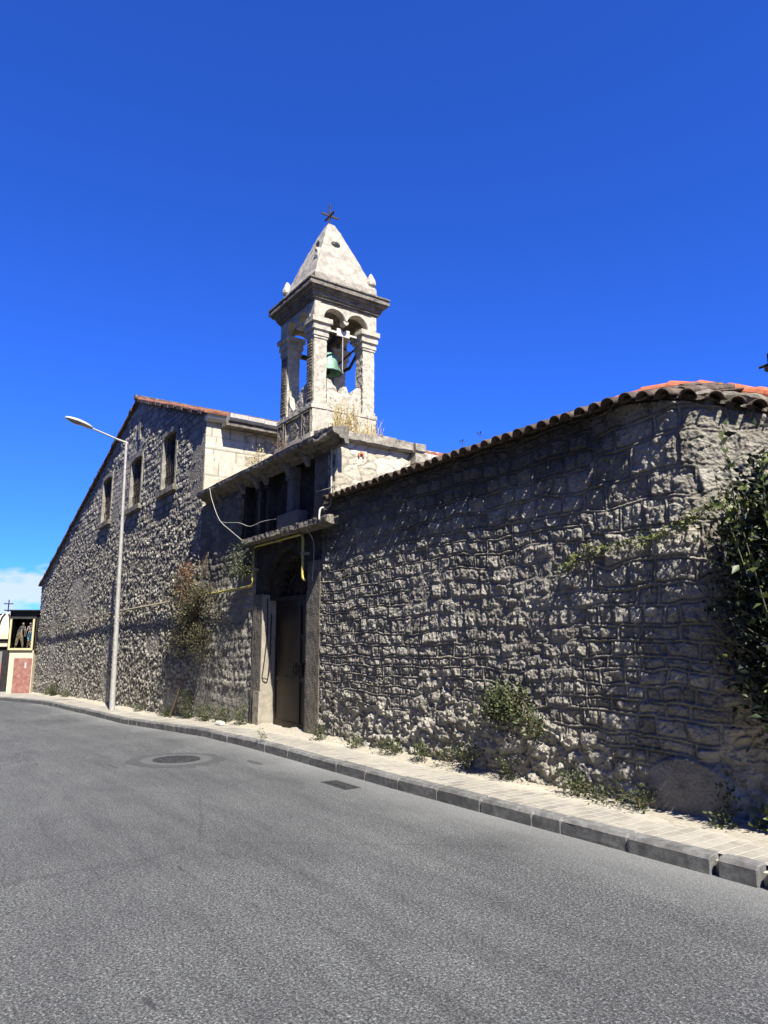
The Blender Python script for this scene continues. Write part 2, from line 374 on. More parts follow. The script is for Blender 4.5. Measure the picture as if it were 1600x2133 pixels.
def grid_mesh(name, P, tone, mat, parent=None, hole=None, flip=False, smooth=True):
    """P (n,m,3) vertex grid -> mesh with a 'tone' colour attribute; hole = boolean (n-1,m-1)"""
    n, m = P.shape[:2]
    idx = np.arange(n * m).reshape(n, m)
    q = np.stack([idx[:-1, :-1], idx[1:, :-1], idx[1:, 1:], idx[:-1, 1:]], -1).reshape(-1, 4)
    if hole is not None: q = q[~hole.reshape(-1)]
    if flip: q = q[:, ::-1]
    me = bpy.data.meshes.new(name)
    me.vertices.add(n * m); me.vertices.foreach_set('co', P.reshape(-1).astype(np.float32))
    me.loops.add(q.size); me.loops.foreach_set('vertex_index', q.reshape(-1).astype(np.int32))
    me.polygons.add(len(q)); me.polygons.foreach_set('loop_start', np.arange(0, q.size, 4, dtype=np.int32))
    me.polygons.foreach_set('use_smooth', np.full(len(q), smooth))
    me.update(calc_edges=True)
    if tone is not None:
        a = me.attributes.new('tone', 'FLOAT_COLOR', 'POINT')
        c = np.ones((n * m, 4), np.float32); c[:, :3] = tone.reshape(-1, 3)
        a.data.foreach_set('color', c.reshape(-1))
    return link(name, me, mat, parent)
# leaves --------------------------------------------------------------
def leaves_obj(name, pos, dirs, L, W, tone, mat, parent=None):
    """pos, dirs (n,3); L length, W width arrays; each leaf is a folded blade of four triangles"""
    n = len(pos); rng = np.random.RandomState(len(pos))
    d = dirs / (np.linalg.norm(dirs, axis=1, keepdims=True) + 1e-9)
    r = rng.normal(size=(n, 3)); s = np.cross(d, r); s /= np.linalg.norm(s, axis=1, keepdims=True) + 1e-9
    nn = np.cross(s, d)
    L = L[:, None]; W = W[:, None]
    v = np.stack([pos, pos + d * L * .45 + s * W * .5 + nn * W * .18, pos + d * L - nn * L * .12, pos + d * L * .45 - s * W * .5 + nn * W * .18, pos + d * L * .5], 1)
    b = np.arange(n)[:, None] * 5
    t = np.concatenate([b + [0, 1, 4], b + [1, 2, 4], b + [4, 2, 3], b + [0, 4, 3]], 0)
    me = bpy.data.meshes.new(name)
    me.vertices.add(n * 5); me.vertices.foreach_set('co', v.reshape(-1).astype(np.float32))
    me.loops.add(t.size); me.loops.foreach_set('vertex_index', t.reshape(-1).astype(np.int32))
    me.polygons.add(len(t)); me.polygons.foreach_set('loop_start', np.arange(0, t.size, 3, dtype=np.int32))
    me.update(calc_edges=True)
    a = me.attributes.new('tone', 'FLOAT_COLOR', 'POINT')
    c = np.ones((n * 5, 4), np.float32); c[:, :3] = np.repeat(tone, 5)[:, None]
    a.data.foreach_set('color', c.reshape(-1))
    return link(name, me, mat, parent)
def shrub(name, label, cat, root, clumps, n, spread, leaf, mat='weed', stem='twig', group=None, seed=1, up=.3, tone=(0, 1), hang=0, stem_r=.006):
    """clumps: list of (x,y,z); stems run from the root to each clump, leaves scatter round them"""
    rng = np.random.RandomState(seed)
    e = empty(name, root, label, cat, group)
    rt_ = np.array(root)
    bm = NB()
    P, D = [], []
    for c in clumps:
        c = np.array(c, float); mid = (rt_ + c) / 2 + rng.normal(size=3) * .04 + np.array([0, 0, -hang])
        pts = [(1 - t) ** 2 * rt_ + 2 * t * (1 - t) * mid + t * t * c for t in np.linspace(0, 1, 5)]
        tube(bm, pts, [stem_r, stem_r * .85, stem_r * .7, stem_r * .5, stem_r * .3], 5)
        for _ in range(4):
            a = pts[rng.randint(2, 5)]; q = c + rng.normal(size=3) * spread * .9
            tube(bm, [a, (a + q) / 2 + rng.normal(size=3) * .01, q], [stem_r * .5, stem_r * .35, stem_r * .2], 4)
        k = n // len(clumps)
        p = c + rng.normal(size=(k, 3)) * spread
        P.append(p); dd = (p - c) / spread * .5 + rng.normal(size=(k, 3)) * .6; dd[:, 2] += up; D.append(dd)
    P = np.concatenate(P); D = np.concatenate(D)
    if stem: obj('stem', bm, stem, e)
    L = leaf * rng.uniform(.6, 1.3, len(P)); W = L * .55
    leaves_obj('foliage', P, D, L, W, rng.uniform(tone[0], tone[1], len(P)) ** 1.2, mat, e)
    return e

# ------------------------------------------------------------------ ground levels
GX = [-400, -60, -39, -28, -18.5, -13, -11, 400]
GZ = [-1.6, -1.4, -.78, -.42, -.27, -.03, 0, 0]
def gz(x): return float(np.interp(x, GX, GZ))
KX = [-60, -44, -36, -31, -27, -22, -19, -15, -10, -7, -5, -3, 60]
KY = [1.2, 2.4, 3.55, 4.30, 4.62, 4.80, 4.84, 4.86, 4.88, 4.88, 4.93, 4.98, 5.02]
def ky(x): return float(np.interp(x, KX, KY))

def ground_strip(name, xs, ylo, yhi, dz, ny, mat):
    P = np.array([[(x, ylo(x) + (yhi(x) - ylo(x)) * j / ny, gz(x) + dz) for j in range(ny + 1)] for x in xs])
    return grid_mesh(name, P, None, mat, flip=False, smooth=False)
xs = list(np.linspace(-400, -62, 12)) + list(np.linspace(-60, 10, 141)) + [40, 100, 400]
g = ground_strip('ground', xs, lambda x: -400, lambda x: 500, -.03, 4, 'ground'); tag(g, kind='structure')
xs2 = list(np.linspace(-110, -62, 10)) + list(np.linspace(-60, 10, 141)) + [40]
g = ground_strip('road', xs2, lambda x: -7.5, lambda x: ky(x) + .06, 0, 6, 'asphalt'); tag(g, kind='structure')
g = ground_strip('pavement', xs2, lambda x: ky(x) + .12, lambda x: 7.3, .125, 3, 'paving'); tag(g, kind='structure')
# opposite pavement, behind the camera
g = ground_strip('pavement', xs2, lambda x: -11, lambda x: -7.4, .12, 2, 'paving'); tag(g, kind='structure')

# kerb: separate blocks with mortar joints, laid in a row
bm = NB(); bj = NB(); x = 6.0
rng = random.Random(3)
while x > -50:
    JX = [-2.20, -2.84, -3.18, -3.88, -4.55, -4.88, -5.56, -6.21, -6.9, -7.58, -8.26, -8.97, -9.65, -10.42]
    nx_ = [q for q in JX if q < x - .05] if x <= 0 else [0]
    x1 = nx_[0] if nx_ else x - rng.choice([.62, .68, .70, .74, .66])
    g1 = .055 if x1 in (-2.84, -3.18) else .012          # two joints have lost their mortar
    a, b = x1 + g1, x - .006
    ya, yb = ky(a), ky(b); za, zb = gz(a), gz(b)
    j = rng.uniform(-.006, .006); jz = rng.uniform(-.006, .006)
    pr = [(0, -.06), (0, .105), (.025, .133), (.125, .137), (.125, -.06)]
    A = [bm.verts.new((a, ya + p + j, za + q + jz)) for p, q in pr]; B = [bm.verts.new((b, yb + p + j, zb + q + jz)) for p, q in pr]
    bm.faces.new(A); bm.faces.new(B[::-1])
    for i in range(5): bm.faces.new((A[i], B[i], B[(i + 1) % 5], A[(i + 1) % 5]))
    box(bj, x1 - .004, a + .004, ya + .014 + (.05 if g1 > .02 else 0), ya + .123, za - .05, za + (.09 if g1 > .02 else .112))
    x = x1
es = [e for e in bm.edges if abs((e.verts[0].co - e.verts[1].co).x) < .01]
bmesh.ops.bevel(bm, geom=es, offset=.008, segments=1, affect='EDGES')
roughen(bm, .16, .0035, 8, 3, 3)
k = obj('kerb', bm, 'kerb'); tag(k, kind='structure')
j = obj('joint', bj, 'kerbjoint', k)
# sand drifted along the foot of the wall
def sand():
    s = np.linspace(-39, -2.2, 900); w = np.linspace(0, 1, 7)
    S, Wd = np.meshgrid(s, w, indexing='ij')
    width = .16 + .30 * (fbm(S * .9, S * 0, 41, 3) + .5) + .10 * fbm(S * 6, S * 0, 44, 2)
    Y = 5.98 - Wd * width
    H = (1 - Wd) ** 1.3 * .05 * (.6 + 1.2 * (fbm(S * 2, Wd, 43, 3) + .5)) + .012 * fbm(S * 14, Wd * 4, 45, 3)
    Z = np.interp(S, GX, GZ) + .122 + np.maximum(H, 0) * (1 - Wd * .9) + np.where(Wd > .99, -.01, .004)
    o = grid_mesh('sand_drift', np.stack([S, Y, Z], -1), None, 'sandmat'); tag(o, kind='structure')
sand()

# ------------------------------------------------------------------ relief functions
def tone3(a, b, c): return np.stack([np.clip(a, 0, 1), np.clip(b, 0, 1), np.clip(c, 0, 1)], -1)
def relief_pointed(u, z):
    """squared rough stones with raised ribbon pointing; loose rubble near the ground"""
    k, r, du, dv, w, hh, fu, fv = courses(u + .03 * fbm(u * 5, z * 5, 10, 2), z + .035 * fbm(u * 4, z * 4, 9, 2), (.12, .22), .25, 11, .10, 1.0)
    big = courses(u + .05 * fbm(u * 4, z * 4, 10, 2), z + .06 * fbm(u * 3, z * 3, 9, 2), (.22, .36), .42, 12, .10, 1.0)      # larger blocks towards the corner
    mk = (u + .5 * fbm(u * .8, z * .8, 13, 2) > -5.0) & (z > 2.15)
    k, r, du, dv, w, hh, fu, fv = [np.where(mk, b_, a_) for a_, b_ in zip((k, r, du, dv, w, hh, fu, fv), big)]
    e = np.minimum(du, dv)
    idr = hsh(k, r, 21); id2 = hsh(k, r, 22); id3 = hsh(k, r, 23)
    rough = .008 * fbm(u * 4, z * 4, 31, 2) + facets(u + .03 * fbm(u * 9, z * 9, 39, 2), z + .03 * fbm(u * 9, z * 9, 40, 2), .13, .10, 33, .017) + facets(u, z, .045, .05, 35, .011) + .009 * fbm(u * 36, z * 15, 37, 2)
    stone = (-.008 + .020 * idr) + (.5 - fu) * .055 * (id2 - .25) + (fv - .5) * .025 * (id3 - .5)
    edge = np.clip((e - .010) / .018, 0, 1) ** .8
    rib = np.exp(-(e / .007) ** 2) * .016 - np.exp(-((e - .020) / .009) ** 2) * .012
    coverage = np.clip(vn(u * .9, z * .9, 51) * 4 + 1.2, .15, 1)
    h = edge * (stone + rough + .008) + rib * coverage
    # lower, decayed zone without ribbons
    ka, ida, cx, cy = cells(u + .12 * fbm(u * 2, z * 2, 61, 2), z + .06 * fbm(u * 2, z * 2, 63, 2), .30, .20, 64)
    ea = np.clip(ka / .05, 0, 1) ** .6
    h2 = ea * (.01 + .04 * ida + .025 * fbm(u * 7, z * 7, 66, 3)) + facets(u, z, .10, .07, 67, .028) + facets(u, z, .045, .04, 69, .012) - .02 + .05 * fbm(u * 1.6, z * 1.6, 68, 2)
    lim = .95 + .7 * fbm(u * .8, z * 0, 71, 3) + .25 * fbm(u * 3, z * 3, 72, 2)
    t = np.clip((lim - z) / .12, 0, 1)
    t = t * t * (3 - 2 * t)
    h = h * (1 - t) + h2 * t
    tn = (.30 + .5 * idr) * (1 - t) + t * (.5 + .5 * ida)
    mort = np.exp(-(e / .010) ** 2) * (1 - t) * .5 + t * (1 - ea) * .6
    tn = tn * (1 - .8 * np.exp(-((e - .020) / .008) ** 2) * (1 - t))
    soot_shade = np.clip((z - 3.15 + .5 * fbm(u, z, 75, 3)) * 1.6, 0, .7) * np.clip((-4.3 - u) / .5, 0, 1)  # band under the eave darkened in colour to stand for its shade
    return h, tone3(tn, mort, soot_shade)
def relief_rubble(u, z):
    d, idr, cx, cy = cells(u + .07 * fbm(u * 4, z * 4, 80, 2), z + .05 * fbm(u * 3, z * 3, 79, 2) + .04 * fbm(u * .8, z, 78, 2), .17, .115, 81, .95)
    edge = np.clip((d - .003) / .018, 0, 1) ** .7
    out = .014 + .038 * idr ** 1.4
    h = edge * out * (1 - .4 * cx) + .012 * fbm(u * 10, z * 10, 84, 3) + facets(u, z, .075, .055, 87, .020) + .012 * fbm(u * .7, z * .7, 86, 2)
    k, rr_, du, dv, w, hh, fu, fv = courses(u, z, (.13, .22), .30, 77, .10, 1.4, .6)
    e = np.minimum(du, dv); id4 = hsh(k, rr_, 76); ed4 = np.clip((e - .006) / .016, 0, 1)
    h4 = ed4 * (.010 + .026 * id4 + (.5 - fu) * .045 * (id4 - .15)) + facets(u, z, .09, .07, 75, .024) + .008 * fbm(u * 18, z * 14, 74, 2)
    m4 = np.clip((z - 4.9 + .5 * (u + 20) * .15 + 1.2 * fbm(u * .5, z * .5, 73, 3)) / .4, 0, 1)
    h = h * (1 - m4) + h4 * m4; idr = np.where(m4 > .5, id4 * .75, idr); edge = edge * (1 - m4) + ed4 * m4
    pg = np.clip((fbm(u * .6, z * .6, 72, 3) - .22) / .08, 0, 1)
    h = h * (1 - .6 * pg); edge = np.maximum(edge, .75 * pg)
    # smooth quoins by the corner
    q = np.clip((u + 17.5 + .25 * (np.floor((z - 5.2) / .5) % 2)) / .03, 0, 1) * np.clip((z - 5.2) / .05, 0, 1) * np.clip((6.7 - z) / .05, 0, 1)
    q = q * np.clip((np.abs(((z - 5.2) / .5) % 1 - .5) * -1 + .48) / .02, 0, 1)
    h = h * (1 - q) + q * (.012 + .006 * fbm(u * 12, z * 12, 88, 3))
    return h, tone3((.15 + .75 * idr + .25 * fbm(u * 3, z * 3, 89, 2)) * (1 - q) + .15 * q, (1 - edge) * .9 * (1 - q), q * 0)
def relief_gate(u, z):
    k, r, du, dv, w, hh, fu, fv = courses(u, z, (.13, .22), .27, 91, .12, 1.2, .6)
    e = np.minimum(du, dv); idr = hsh(k, r, 92)
    up_ = np.clip((z - 2.9) / .3, 0, 1)
    edge = np.clip((e - .006) / .04, 0, 1) ** .6
    h = edge * (.006 + .02 * idr + (.5 - fu) * .04 * (idr - .2)) + .036 * fbm(u * 11, z * 9, 94, 3) * edge + .012 * np.exp(-(e / .008) ** 2) * (1 - up_)
    flat = np.clip((.75 - z) / .06, 0, 1)
    h = h * (1 - .6 * flat)
    return h, tone3(.15 + .6 * idr, (1 - edge) * .8, np.clip(up_ * .45 + .25 * fbm(u * 2, z * 2, 95, 2), 0, .7))
def relief_pale(u, z):
    d, idn, cx, cy = cells(u + .12 * fbm(u * 5, z * 5, 101, 2), z + .10 * fbm(u * 5, z * 5, 102, 2), .36, .23, 103, 1.0)
    e = np.clip((d - .002) / .008, 0, 1)
    h = e * (.008 + .006 * idn) + facets(u, z, .11, .09, 105, .010) + .006 * fbm(u * 16, z * 16, 104, 3)
    return h, tone3(idn, (1 - e) * .8, e * 0)
def relief_ashlar(u, z):
    k, r, du, dv, w, hh, fu, fv = courses(u, z, (.30, .40), .62, 111, .01, 1.2, .5)
    e = np.minimum(du, dv); idr = hsh(k, r, 112); ed = np.clip((e - .004) / .012, 0, 1)
    # ashlar quoins to Y = 7, smaller rubble beyond
    d, idn, cx, cy = cells(u, z, .26, .16, 113)
    e2 = np.clip(d / .02, 0, 1); far = np.clip((u - 6.95 - .3 * (r % 2)) / .02, 0, 1)
    h = (ed * .012 + .004 * fbm(u * 9, z * 9, 115, 3)) * (1 - far) + far * (e2 * .02 + .02 * fbm(u * 8, z * 8, 116, 3))
    return h, tone3((.35 + .6 * idr) * (1 - far) + far * idn * .8, (1 - ed) * .8 * (1 - far) + far * (1 - e2) * .8, ed * 0)

def sheet(name, ss, path, zb, zt, nz, relief, mat, parent, hole=None, flip=False, depth=.5, edge_flat=.0):
    """a relief-carved wall face along path(s)->(x,y,nx,ny), closed by a plain body behind it"""
    S = np.repeat(np.array(ss)[:, None], nz + 1, 1)
    T = np.linspace(0, 1, nz + 1)[None, :]
    ZB = zb(S); ZT = zt(S); Z = ZB + (ZT - ZB) * T
    x, y, nx, ny = path(S)
    h, tn = relief(S, Z)
    P = np.stack([x + nx * h, y + ny * h, Z], -1)
    hm = None
    if hole is not None:
        Sc = (S[:-1, :-1] + S[1:, 1:]) / 2; Zc = (Z[:-1, :-1] + Z[1:, 1:]) / 2; hm = hole(Sc, Zc)
    # body: extra columns/rows folded back at the ends and the top
    back = np.stack([x - nx * depth, y - ny * depth, Z], -1)
    Pn = np.concatenate([back[:1], P, back[-1:]], 0); tn2 = np.concatenate([tn[:1], tn, tn[-1:]], 0)
    topb = np.concatenate([back[:1], back, back[-1:]], 0)[:, -1:, :]
    Pn = np.concatenate([Pn, topb], 1); tn2 = np.concatenate([tn2, tn2[:, -1:]], 1)
    if hm is not None:
        hm = np.pad(hm, ((1, 1), (0, 1)))
    return grid_mesh(name, Pn, tn2, mat, parent, hm, flip)
def spacing(stops):
    out = [stops[0][0]]
    for (a, d), (b, d2) in zip(stops, stops[1:]):
        while out[-1] < b: out.append(out[-1] + d)
    return out
WY = 5.93
straight = lambda S: (S, np.full_like(S, WY), np.zeros_like(S), -np.ones_like(S))
side = lambda X: (lambda S: (np.full_like(S, X), S, np.ones_like(S), np.zeros_like(S)))

# ================================================================== gabled building (left)
gb = empty('stone_building', (-28, 6, gz(-28)), 'gabled grey rubble stone building with three barred windows and a red tiled roof', 'building')
RX, RZ = -22.98, 9.55
def gable(S): return np.minimum(RZ - .302 * (RX - S), RZ - .345 * (S - RX))
ss = [-39.15]
while ss[-1] < -16.62: ss.append(min(ss[-1] + (.042 if ss[-1] < -29 else .034 if ss[-1] < -23 else .027), -16.6))
WINS = [(-20.0, -18.85, 5.92, 7.52), (-23.40, -22.20, 5.94, 7.55), (-27.2, -25.95, 5.98, 7.62)]
def whole(Sc, Zc):
    m = np.zeros(Sc.shape, bool)
    for a, b, c, d in WINS: m |= (Sc > a - .02) & (Sc < b + .02) & (Zc > c - .02) & (Zc < d + .02)
    return m
sheet('wall', ss, straight, lambda S: np.interp(S, GX, GZ) - .1, gable, 260, relief_rubble, 'rubble', gb, whole, depth=.0)
# body walls behind the facing
bm = NB()
g_pts = [(-39.1, -1.2), (-39.1, float(gable(np.array(-39.1))) - .08), (RX, RZ - .08), (-16.75, float(gable(np.array(-16.75))) - .08), (-16.75, -1.2)]
prism(bm, g_pts, 'y', 6.3, 26)
obj('inner_wall', bm, 'ashlar', gb)
# left end return of the facing and the plain right wall
sheet('side_wall', spacing([(5.93, .03), (14.0, .05)]), side(-16.6), lambda S: S * 0 + 4.3, lambda S: S * 0 + 7.2, 90, relief_ashlar, 'pale', gb, flip=False, depth=.1)
bm = NB(); box(bm, -39.1, -38.75, 5.96, 6.3, -1.2, 4.5); box(bm, -39.0, -16.9, 6.24, 6.3, -1.2, 4.6)
obj('return_wall', bm, 'ashlar', gb)
# windows
for wi, (a, b, c, d) in enumerate(WINS):
    f = empty('window', (0, 0, 0), None, None); f.parent = gb; f.location = -gb.location
    bm = NB()
    fr = .12; y0, y1 = 5.885, 6.14
    arch = [(b, d - .10), (b - .15, d - .03), ((a + b) / 2, d + .02), (a + .15, d - .03), (a, d - .10)]
    prism(bm, [(a - fr, c - .02), (a, c - .02), (a, d - .10), (a - fr, d - .10)], 'y', y0, y1)
    prism(bm, [(b, c - .02), (b + fr, c - .02), (b + fr, d - .10), (b, d - .10)], 'y', y0, y1)
    prism(bm, [(a - fr, d - .098), (a, d - .098)] + arch[::-1][1:-1] + [(b, d - .098), (b + fr, d - .098), (b + fr, d + .10), ((a + b) / 2, d + .17), (a - fr, d + .10)], 'y', y0 - .006, y1)
    roughen(bm, .12, .007, 7, wi)
    obj('frame', bm, 'framestone', f)
    bm = NB(); box(bm, a - fr - .1, b + fr + .1, 5.80, 6.14, c - .17, c - .022); roughen(bm, .12, .009, 6, wi + 4)
    obj('sill', bm, 'cornice', f)
    bm = NB(); box(bm, a, b, 6.15, 6.2, c, d + .06); obj('pane', bm, 'blackpipe', f)
    bm = NB()
    for i in range(1, 7):
        X = a + (b - a) * i / 7; tube(bm, [(X, 5.99, c), (X, 5.99, d)], .011, 6)
    for i in range(1, 4):
        Z = c + (d - c) * i / 4; box(bm, a, b, 5.983, 5.999, Z - .014, Z + .014)
    obj('bars', bm, 'iron', f)
# stone cross set in the gable
bm = NB()
box(bm, -22.72, -22.5, 5.865, 5.97, 8.10, 8.92); box(bm, -22.96, -22.725, 5.87, 5.97, 8.46, 8.64); box(bm, -22.495, -22.26, 5.87, 5.97, 8.46, 8.64)
roughen(bm, .1, .006, 7, 2); obj('cross_relief', bm, 'framestone', gb)
# roof: two pitches of barrel tiles with a little overhang
def tile_roof(name, p0, pu, pv, nu, nv, mat, parent, per=.22, amp=.035, step=.38, seed=0, sag=.0):
    """p0 corner, pu along the eave, pv up the slope; tiles run up the slope"""
    p0, pu, pv = np.array(p0, float), np.array(pu, float), np.array(pv, float)
    U = np.linspace(0, 1, nu)[:, None]; V = np.linspace(0, 1, nv)[None, :]
    lu, lv = np.linalg.norm(pu), np.linalg.norm(pv); nrm = np.cross(pu, pv); nrm /= np.linalg.norm(nrm)
    if nrm[2] < 0: nrm = -nrm
    a = U * lu; b = V * lv
    row = np.floor(b / step + 0 * a); k = np.floor(a / per + 0 * b)
    h = amp * np.abs(np.sin(math.pi * (a + 0 * b) / per)) ** .8 + .02 * (1 - (b / step) % 1) + .018 * (hsh(k, row, 5 + seed) - .5) + sag * fbm(a * 1.0 + 0 * b, b + 0 * a, 7 + seed, 2)
    P = p0 + U[..., None] * pu + V[..., None] * pv + h[..., None] * nrm
    top = P; bot = (p0 + U[..., None] * pu + V[..., None] * pv - .03 * nrm + 0 * P)
    Pn = np.concatenate([bot[:, :1], top, bot[:, -1:]], 1)
    Pn = np.concatenate([np.concatenate([bot[:1, :1], bot[:1], bot[:1, -1:]], 1), Pn, np.concatenate([bot[-1:, :1], bot[-1:], bot[-1:, -1:]], 1)], 0)
    return grid_mesh(name, Pn, None, mat, parent)
ro = tile_roof('roof', (-16.35, 5.80, RZ - .345 * (-16.35 - RX) + .03), (0, 20, 0), (RX + 16.35, 0, .345 * (-16.35 - RX)), 500, 60, 'redold', gb, .24, .05, seed=1, sag=.03)
tile_roof('roof', (-39.45, 5.80, RZ - .302 * (RX + 39.45) + .03), (0, 20, 0), (RX + 39.45, 0, .302 * (RX + 39.45)), 300, 80, 'redold', gb, .24, .03, seed=2)
bm = NB(); tube(bm, [(RX, 5.74, RZ + .06), (RX, 10, RZ + .08), (RX, 25.8, RZ + .06)], .10, 10); obj('ridge', bm, 'tiles', gb)
# verge stones along both gable slopes
bm = NB()
for (xa, xb, sl) in ((-39.4, RX, .302), (RX, -16.4, -.345)):
    n = 60 if sl > 0 else 26
    for i in range(n):
        u0, u1 = xa + (xb - xa) * i / n, xa + (xb - xa) * (i + .96) / n
        z0 = RZ - abs(sl) * abs(u0 - RX); z1 = RZ - abs(sl) * abs(u1 - RX); j = random.uniform(-.015, .015)
        prism(bm, [(u0, z0 - .06 + j), (u1, z1 - .06 + j), (u1, z1 + .035 + j), (u0, z0 + .035 + j)], 'y', 5.80 + random.uniform(-.03, .03), 6.2)
obj('verge', bm, 'tiles', gb)
# stone gutter blocks on the right eave and its soffit
bm = NB(); y = 5.86; 
while y < 14:
    L = random.uniform(.42, .5); j = random.uniform(-.01, .01)
    x1 = -16.42 if y < 6.25 else -16.12
    prism(bm, [(-16.6, 7.12 + j), (x1 - .05, 7.12 + j), (x1, 7.18 + j), (x1 + .02, 7.28 + j), (-16.6, 7.29 + j)], 'y', y + .008, y + L)
    y += L
obj('gutter', bm, 'gutter', gb)
bm = NB(); box(bm, -16.58, -16.22, 6.3, 14, 7.0, 7.095); obj('soffit', bm, 'cornice', gb)
bm = NB(); prism(bm, [(5.915, 5.30), (6.5, 5.30), (6.5, 5.335), (5.915, 5.335)], 'x', -16.62, -16.555); obj('string_course', bm, 'terra', gb)
# metal vent behind the left slope
bm = NB(); tube(bm, [(-27.6, 6.7, 7.9), (-27.6, 6.7, 8.72)], .10, 12); lathe(bm, (-27.6, 6.7, 8.78), [(0, .06), (.2, .03), (.22, 0), (.0, .0)], 14)
for t in range(3): tube(bm, [(-27.6 + .09 * math.cos(t * 2.1), 6.7 + .09 * math.sin(t * 2.1), 8.7), (-27.6 + .09 * math.cos(t * 2.1), 6.7 + .09 * math.sin(t * 2.1), 8.79)], .012, 5)
obj('vent_pipe', bm, 'galv', gb)

# ================================================================== gatehouse
gh = empty('gatehouse', (-12, 6, 0), 'stone gatehouse with blackened attic, projecting cornice and tall arched doorway under the bell tower', 'gatehouse')
ss = spacing([(-16.6, .022), (-13.3, .022)])
sheet('wall', ss, straight, lambda S: np.interp(S, GX, GZ) + .0, lambda S: S * 0 + 4.95, 230, relief_gate, 'wall', gh, lambda a, b: (a > -14.12) & (b > 3.66), depth=.35)
# lower plaster field with the arched opening cut in it
AX, AR, AZ = -11.97, .93, 2.47
def arch_pts(r, z0, n=18, x=AX): return [(x + r * math.cos(t), AZ + r * math.sin(t)) for t in np.linspace(math.pi, 0, n)]
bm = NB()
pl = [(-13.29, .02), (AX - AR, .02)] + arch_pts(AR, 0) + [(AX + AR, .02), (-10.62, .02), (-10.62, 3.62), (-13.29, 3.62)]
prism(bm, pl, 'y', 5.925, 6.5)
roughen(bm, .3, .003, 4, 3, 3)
obj('portal_wall', bm, 'soot_shade', gh)
# rendered bands beside the opening, up to the springing
bm = NB(); box(bm, -13.31, AX - AR + .003, 5.895, 5.96, .0, 2.60); roughen(bm, .07, .006, 12, 5); obj('door_surround', bm, 'plaster', gh)
bm = NB(); box(bm, AX + AR - .003, -10.60, 5.895, 5.96, .05, 3.05); roughen(bm, .07, .006, 12, 6); obj('door_surround', bm, 'plaster', gh)
# pale left jamb, with a base block that stands proud
bm = NB(); box(bm, AX - AR - .01, AX - AR + .022, 5.90, 6.22, .0, 2.58); roughen(bm, .1, .003, 10, 7); obj('jamb', bm, 'jamb', gh)
bm = NB(); box(bm, -13.13, AX - AR + .034, 5.87, 6.22, -.02, .74); roughen(bm, .09, .006, 9, 7); obj('jamb_base', bm, 'jamb', gh)
bm = NB(); box(bm, AX + AR - .04, AX + AR + .01, 5.90, 6.22, .0, 2.55); obj('jamb', bm, 'plaster', gh)
# arch ring (inner, dark)
bm = NB(); pts = arch_pts(AR + .003, 0) + arch_pts(AR - .14, 0)[::-1]; prism(bm, pts, 'y', 6.05, 6.45); obj('arch_ring', bm, 'soot_shade', gh)
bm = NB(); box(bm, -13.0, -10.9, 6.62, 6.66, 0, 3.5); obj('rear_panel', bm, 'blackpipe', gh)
# doors
DXa, DXm, DXb = AX - AR + .05, AX + .12, AX + AR - .05
for (a, b) in ((DXa, DXm - .006), (DXm + .006, DXb)):
    d_ = NB(); box(d_, a, b, 6.20, 6.25, .12, 2.44)
    for (z0, z1) in ((.12, .22), (.95, 1.03), (1.72, 1.80), (2.34, 2.44)): box(d_, a + .03, b - .03, 6.185, 6.203, z0, z1)
    box(d_, a, a + .04, 6.18, 6.203, .12, 2.44); box(d_, b - .04, b, 6.18, 6.203, .12, 2.44)
    dr = obj('door', d_, 'door', gh)
    hb = NB(); hx = b - .10 if a == DXa else a + .10
    tube(hb, [(hx, 6.18, 1.10), (hx, 6.13, 1.10), (hx, 6.13, 1.24), (hx, 6.18, 1.24)], .012, 6); box(hb, hx - .03, hx + .03, 6.172, 6.184, 1.05, 1.29)
    obj('handle', hb, 'iron', dr)
bm = NB(); box(bm, DXa, DXb, 6.17, 6.26, 2.445, 2.53); obj('transom', bm, 'soot_shade', gh)
bm = NB()
for t in np.linspace(math.pi, 0, 13)[1:-1]: tube(bm, [(AX + .10 * math.cos(t), 6.2, 2.53 + .10 * math.sin(t)), (AX + .84 * math.cos(t), 6.2, 2.53 + .78 * math.sin(t))], .010, 5)
for rr in (.10, .42, .83): tube(bm, [(AX + rr * math.cos(t), 6.2, 2.53 + rr * .93 * math.sin(t)) for t in np.linspace(math.pi, 0, 18)], .012, 5)
obj('fanlight', bm, 'iron', gh)
bm = NB(); prism(bm, arch_pts(AR - .03, 0), 'y', 6.40, 6.42); obj('fanlight_glass', bm, 'soot_shade', gh)
# ledge over the door
bm = NB(); x = -13.55
while x < -10.1:
    L = min(random.uniform(.9, 1.3), -10.02 - x)
    if L < .2: break
    prism(bm, [(5.93, 3.58), (5.74, 3.585), (5.68, 3.62), (5.68, 3.72), (5.93, 3.75)], 'x', x + .006, x + L); x += L
roughen(bm, .05, .016, 11, 9); obj('ledge', bm, 'cornice', gh)
# attic: dark recess, piers and pilasters
bm = NB(); box(bm, -14.12, -10.2, 6.12, 6.5, 3.7, 5.05); roughen(bm, .35, .004, 4, 2, 3); obj('attic_panel', bm, 'soot_shade', gh)
bm = NB(); box(bm, -10.95, -10.22, 5.95, 6.2, 3.66, 4.97); roughen(bm, .06, .008, 12, 4); obj('corner_pier', bm, 'plaster', gh)
def pilaster(x0, x1, mat, z0=3.7, y=5.96):
    bm = NB(); box(bm, x0, x1, y, 6.14, z0, 4.72); box(bm, x0 - .03, x1 + .03, y - .03, 6.14, 4.722, 4.95); roughen(bm, .1, .004, 8, int(-x0 * 7), 4); obj('pilaster', bm, mat, gh)
pilaster(-13.45, -13.25, 'soot_shade'); pilaster(-13.0, -12.86, 'soot_shade'); pilaster(-12.05, -11.83, 'plaque', 4.0)
pilaster(-14.12, -13.98, 'soot_shade')
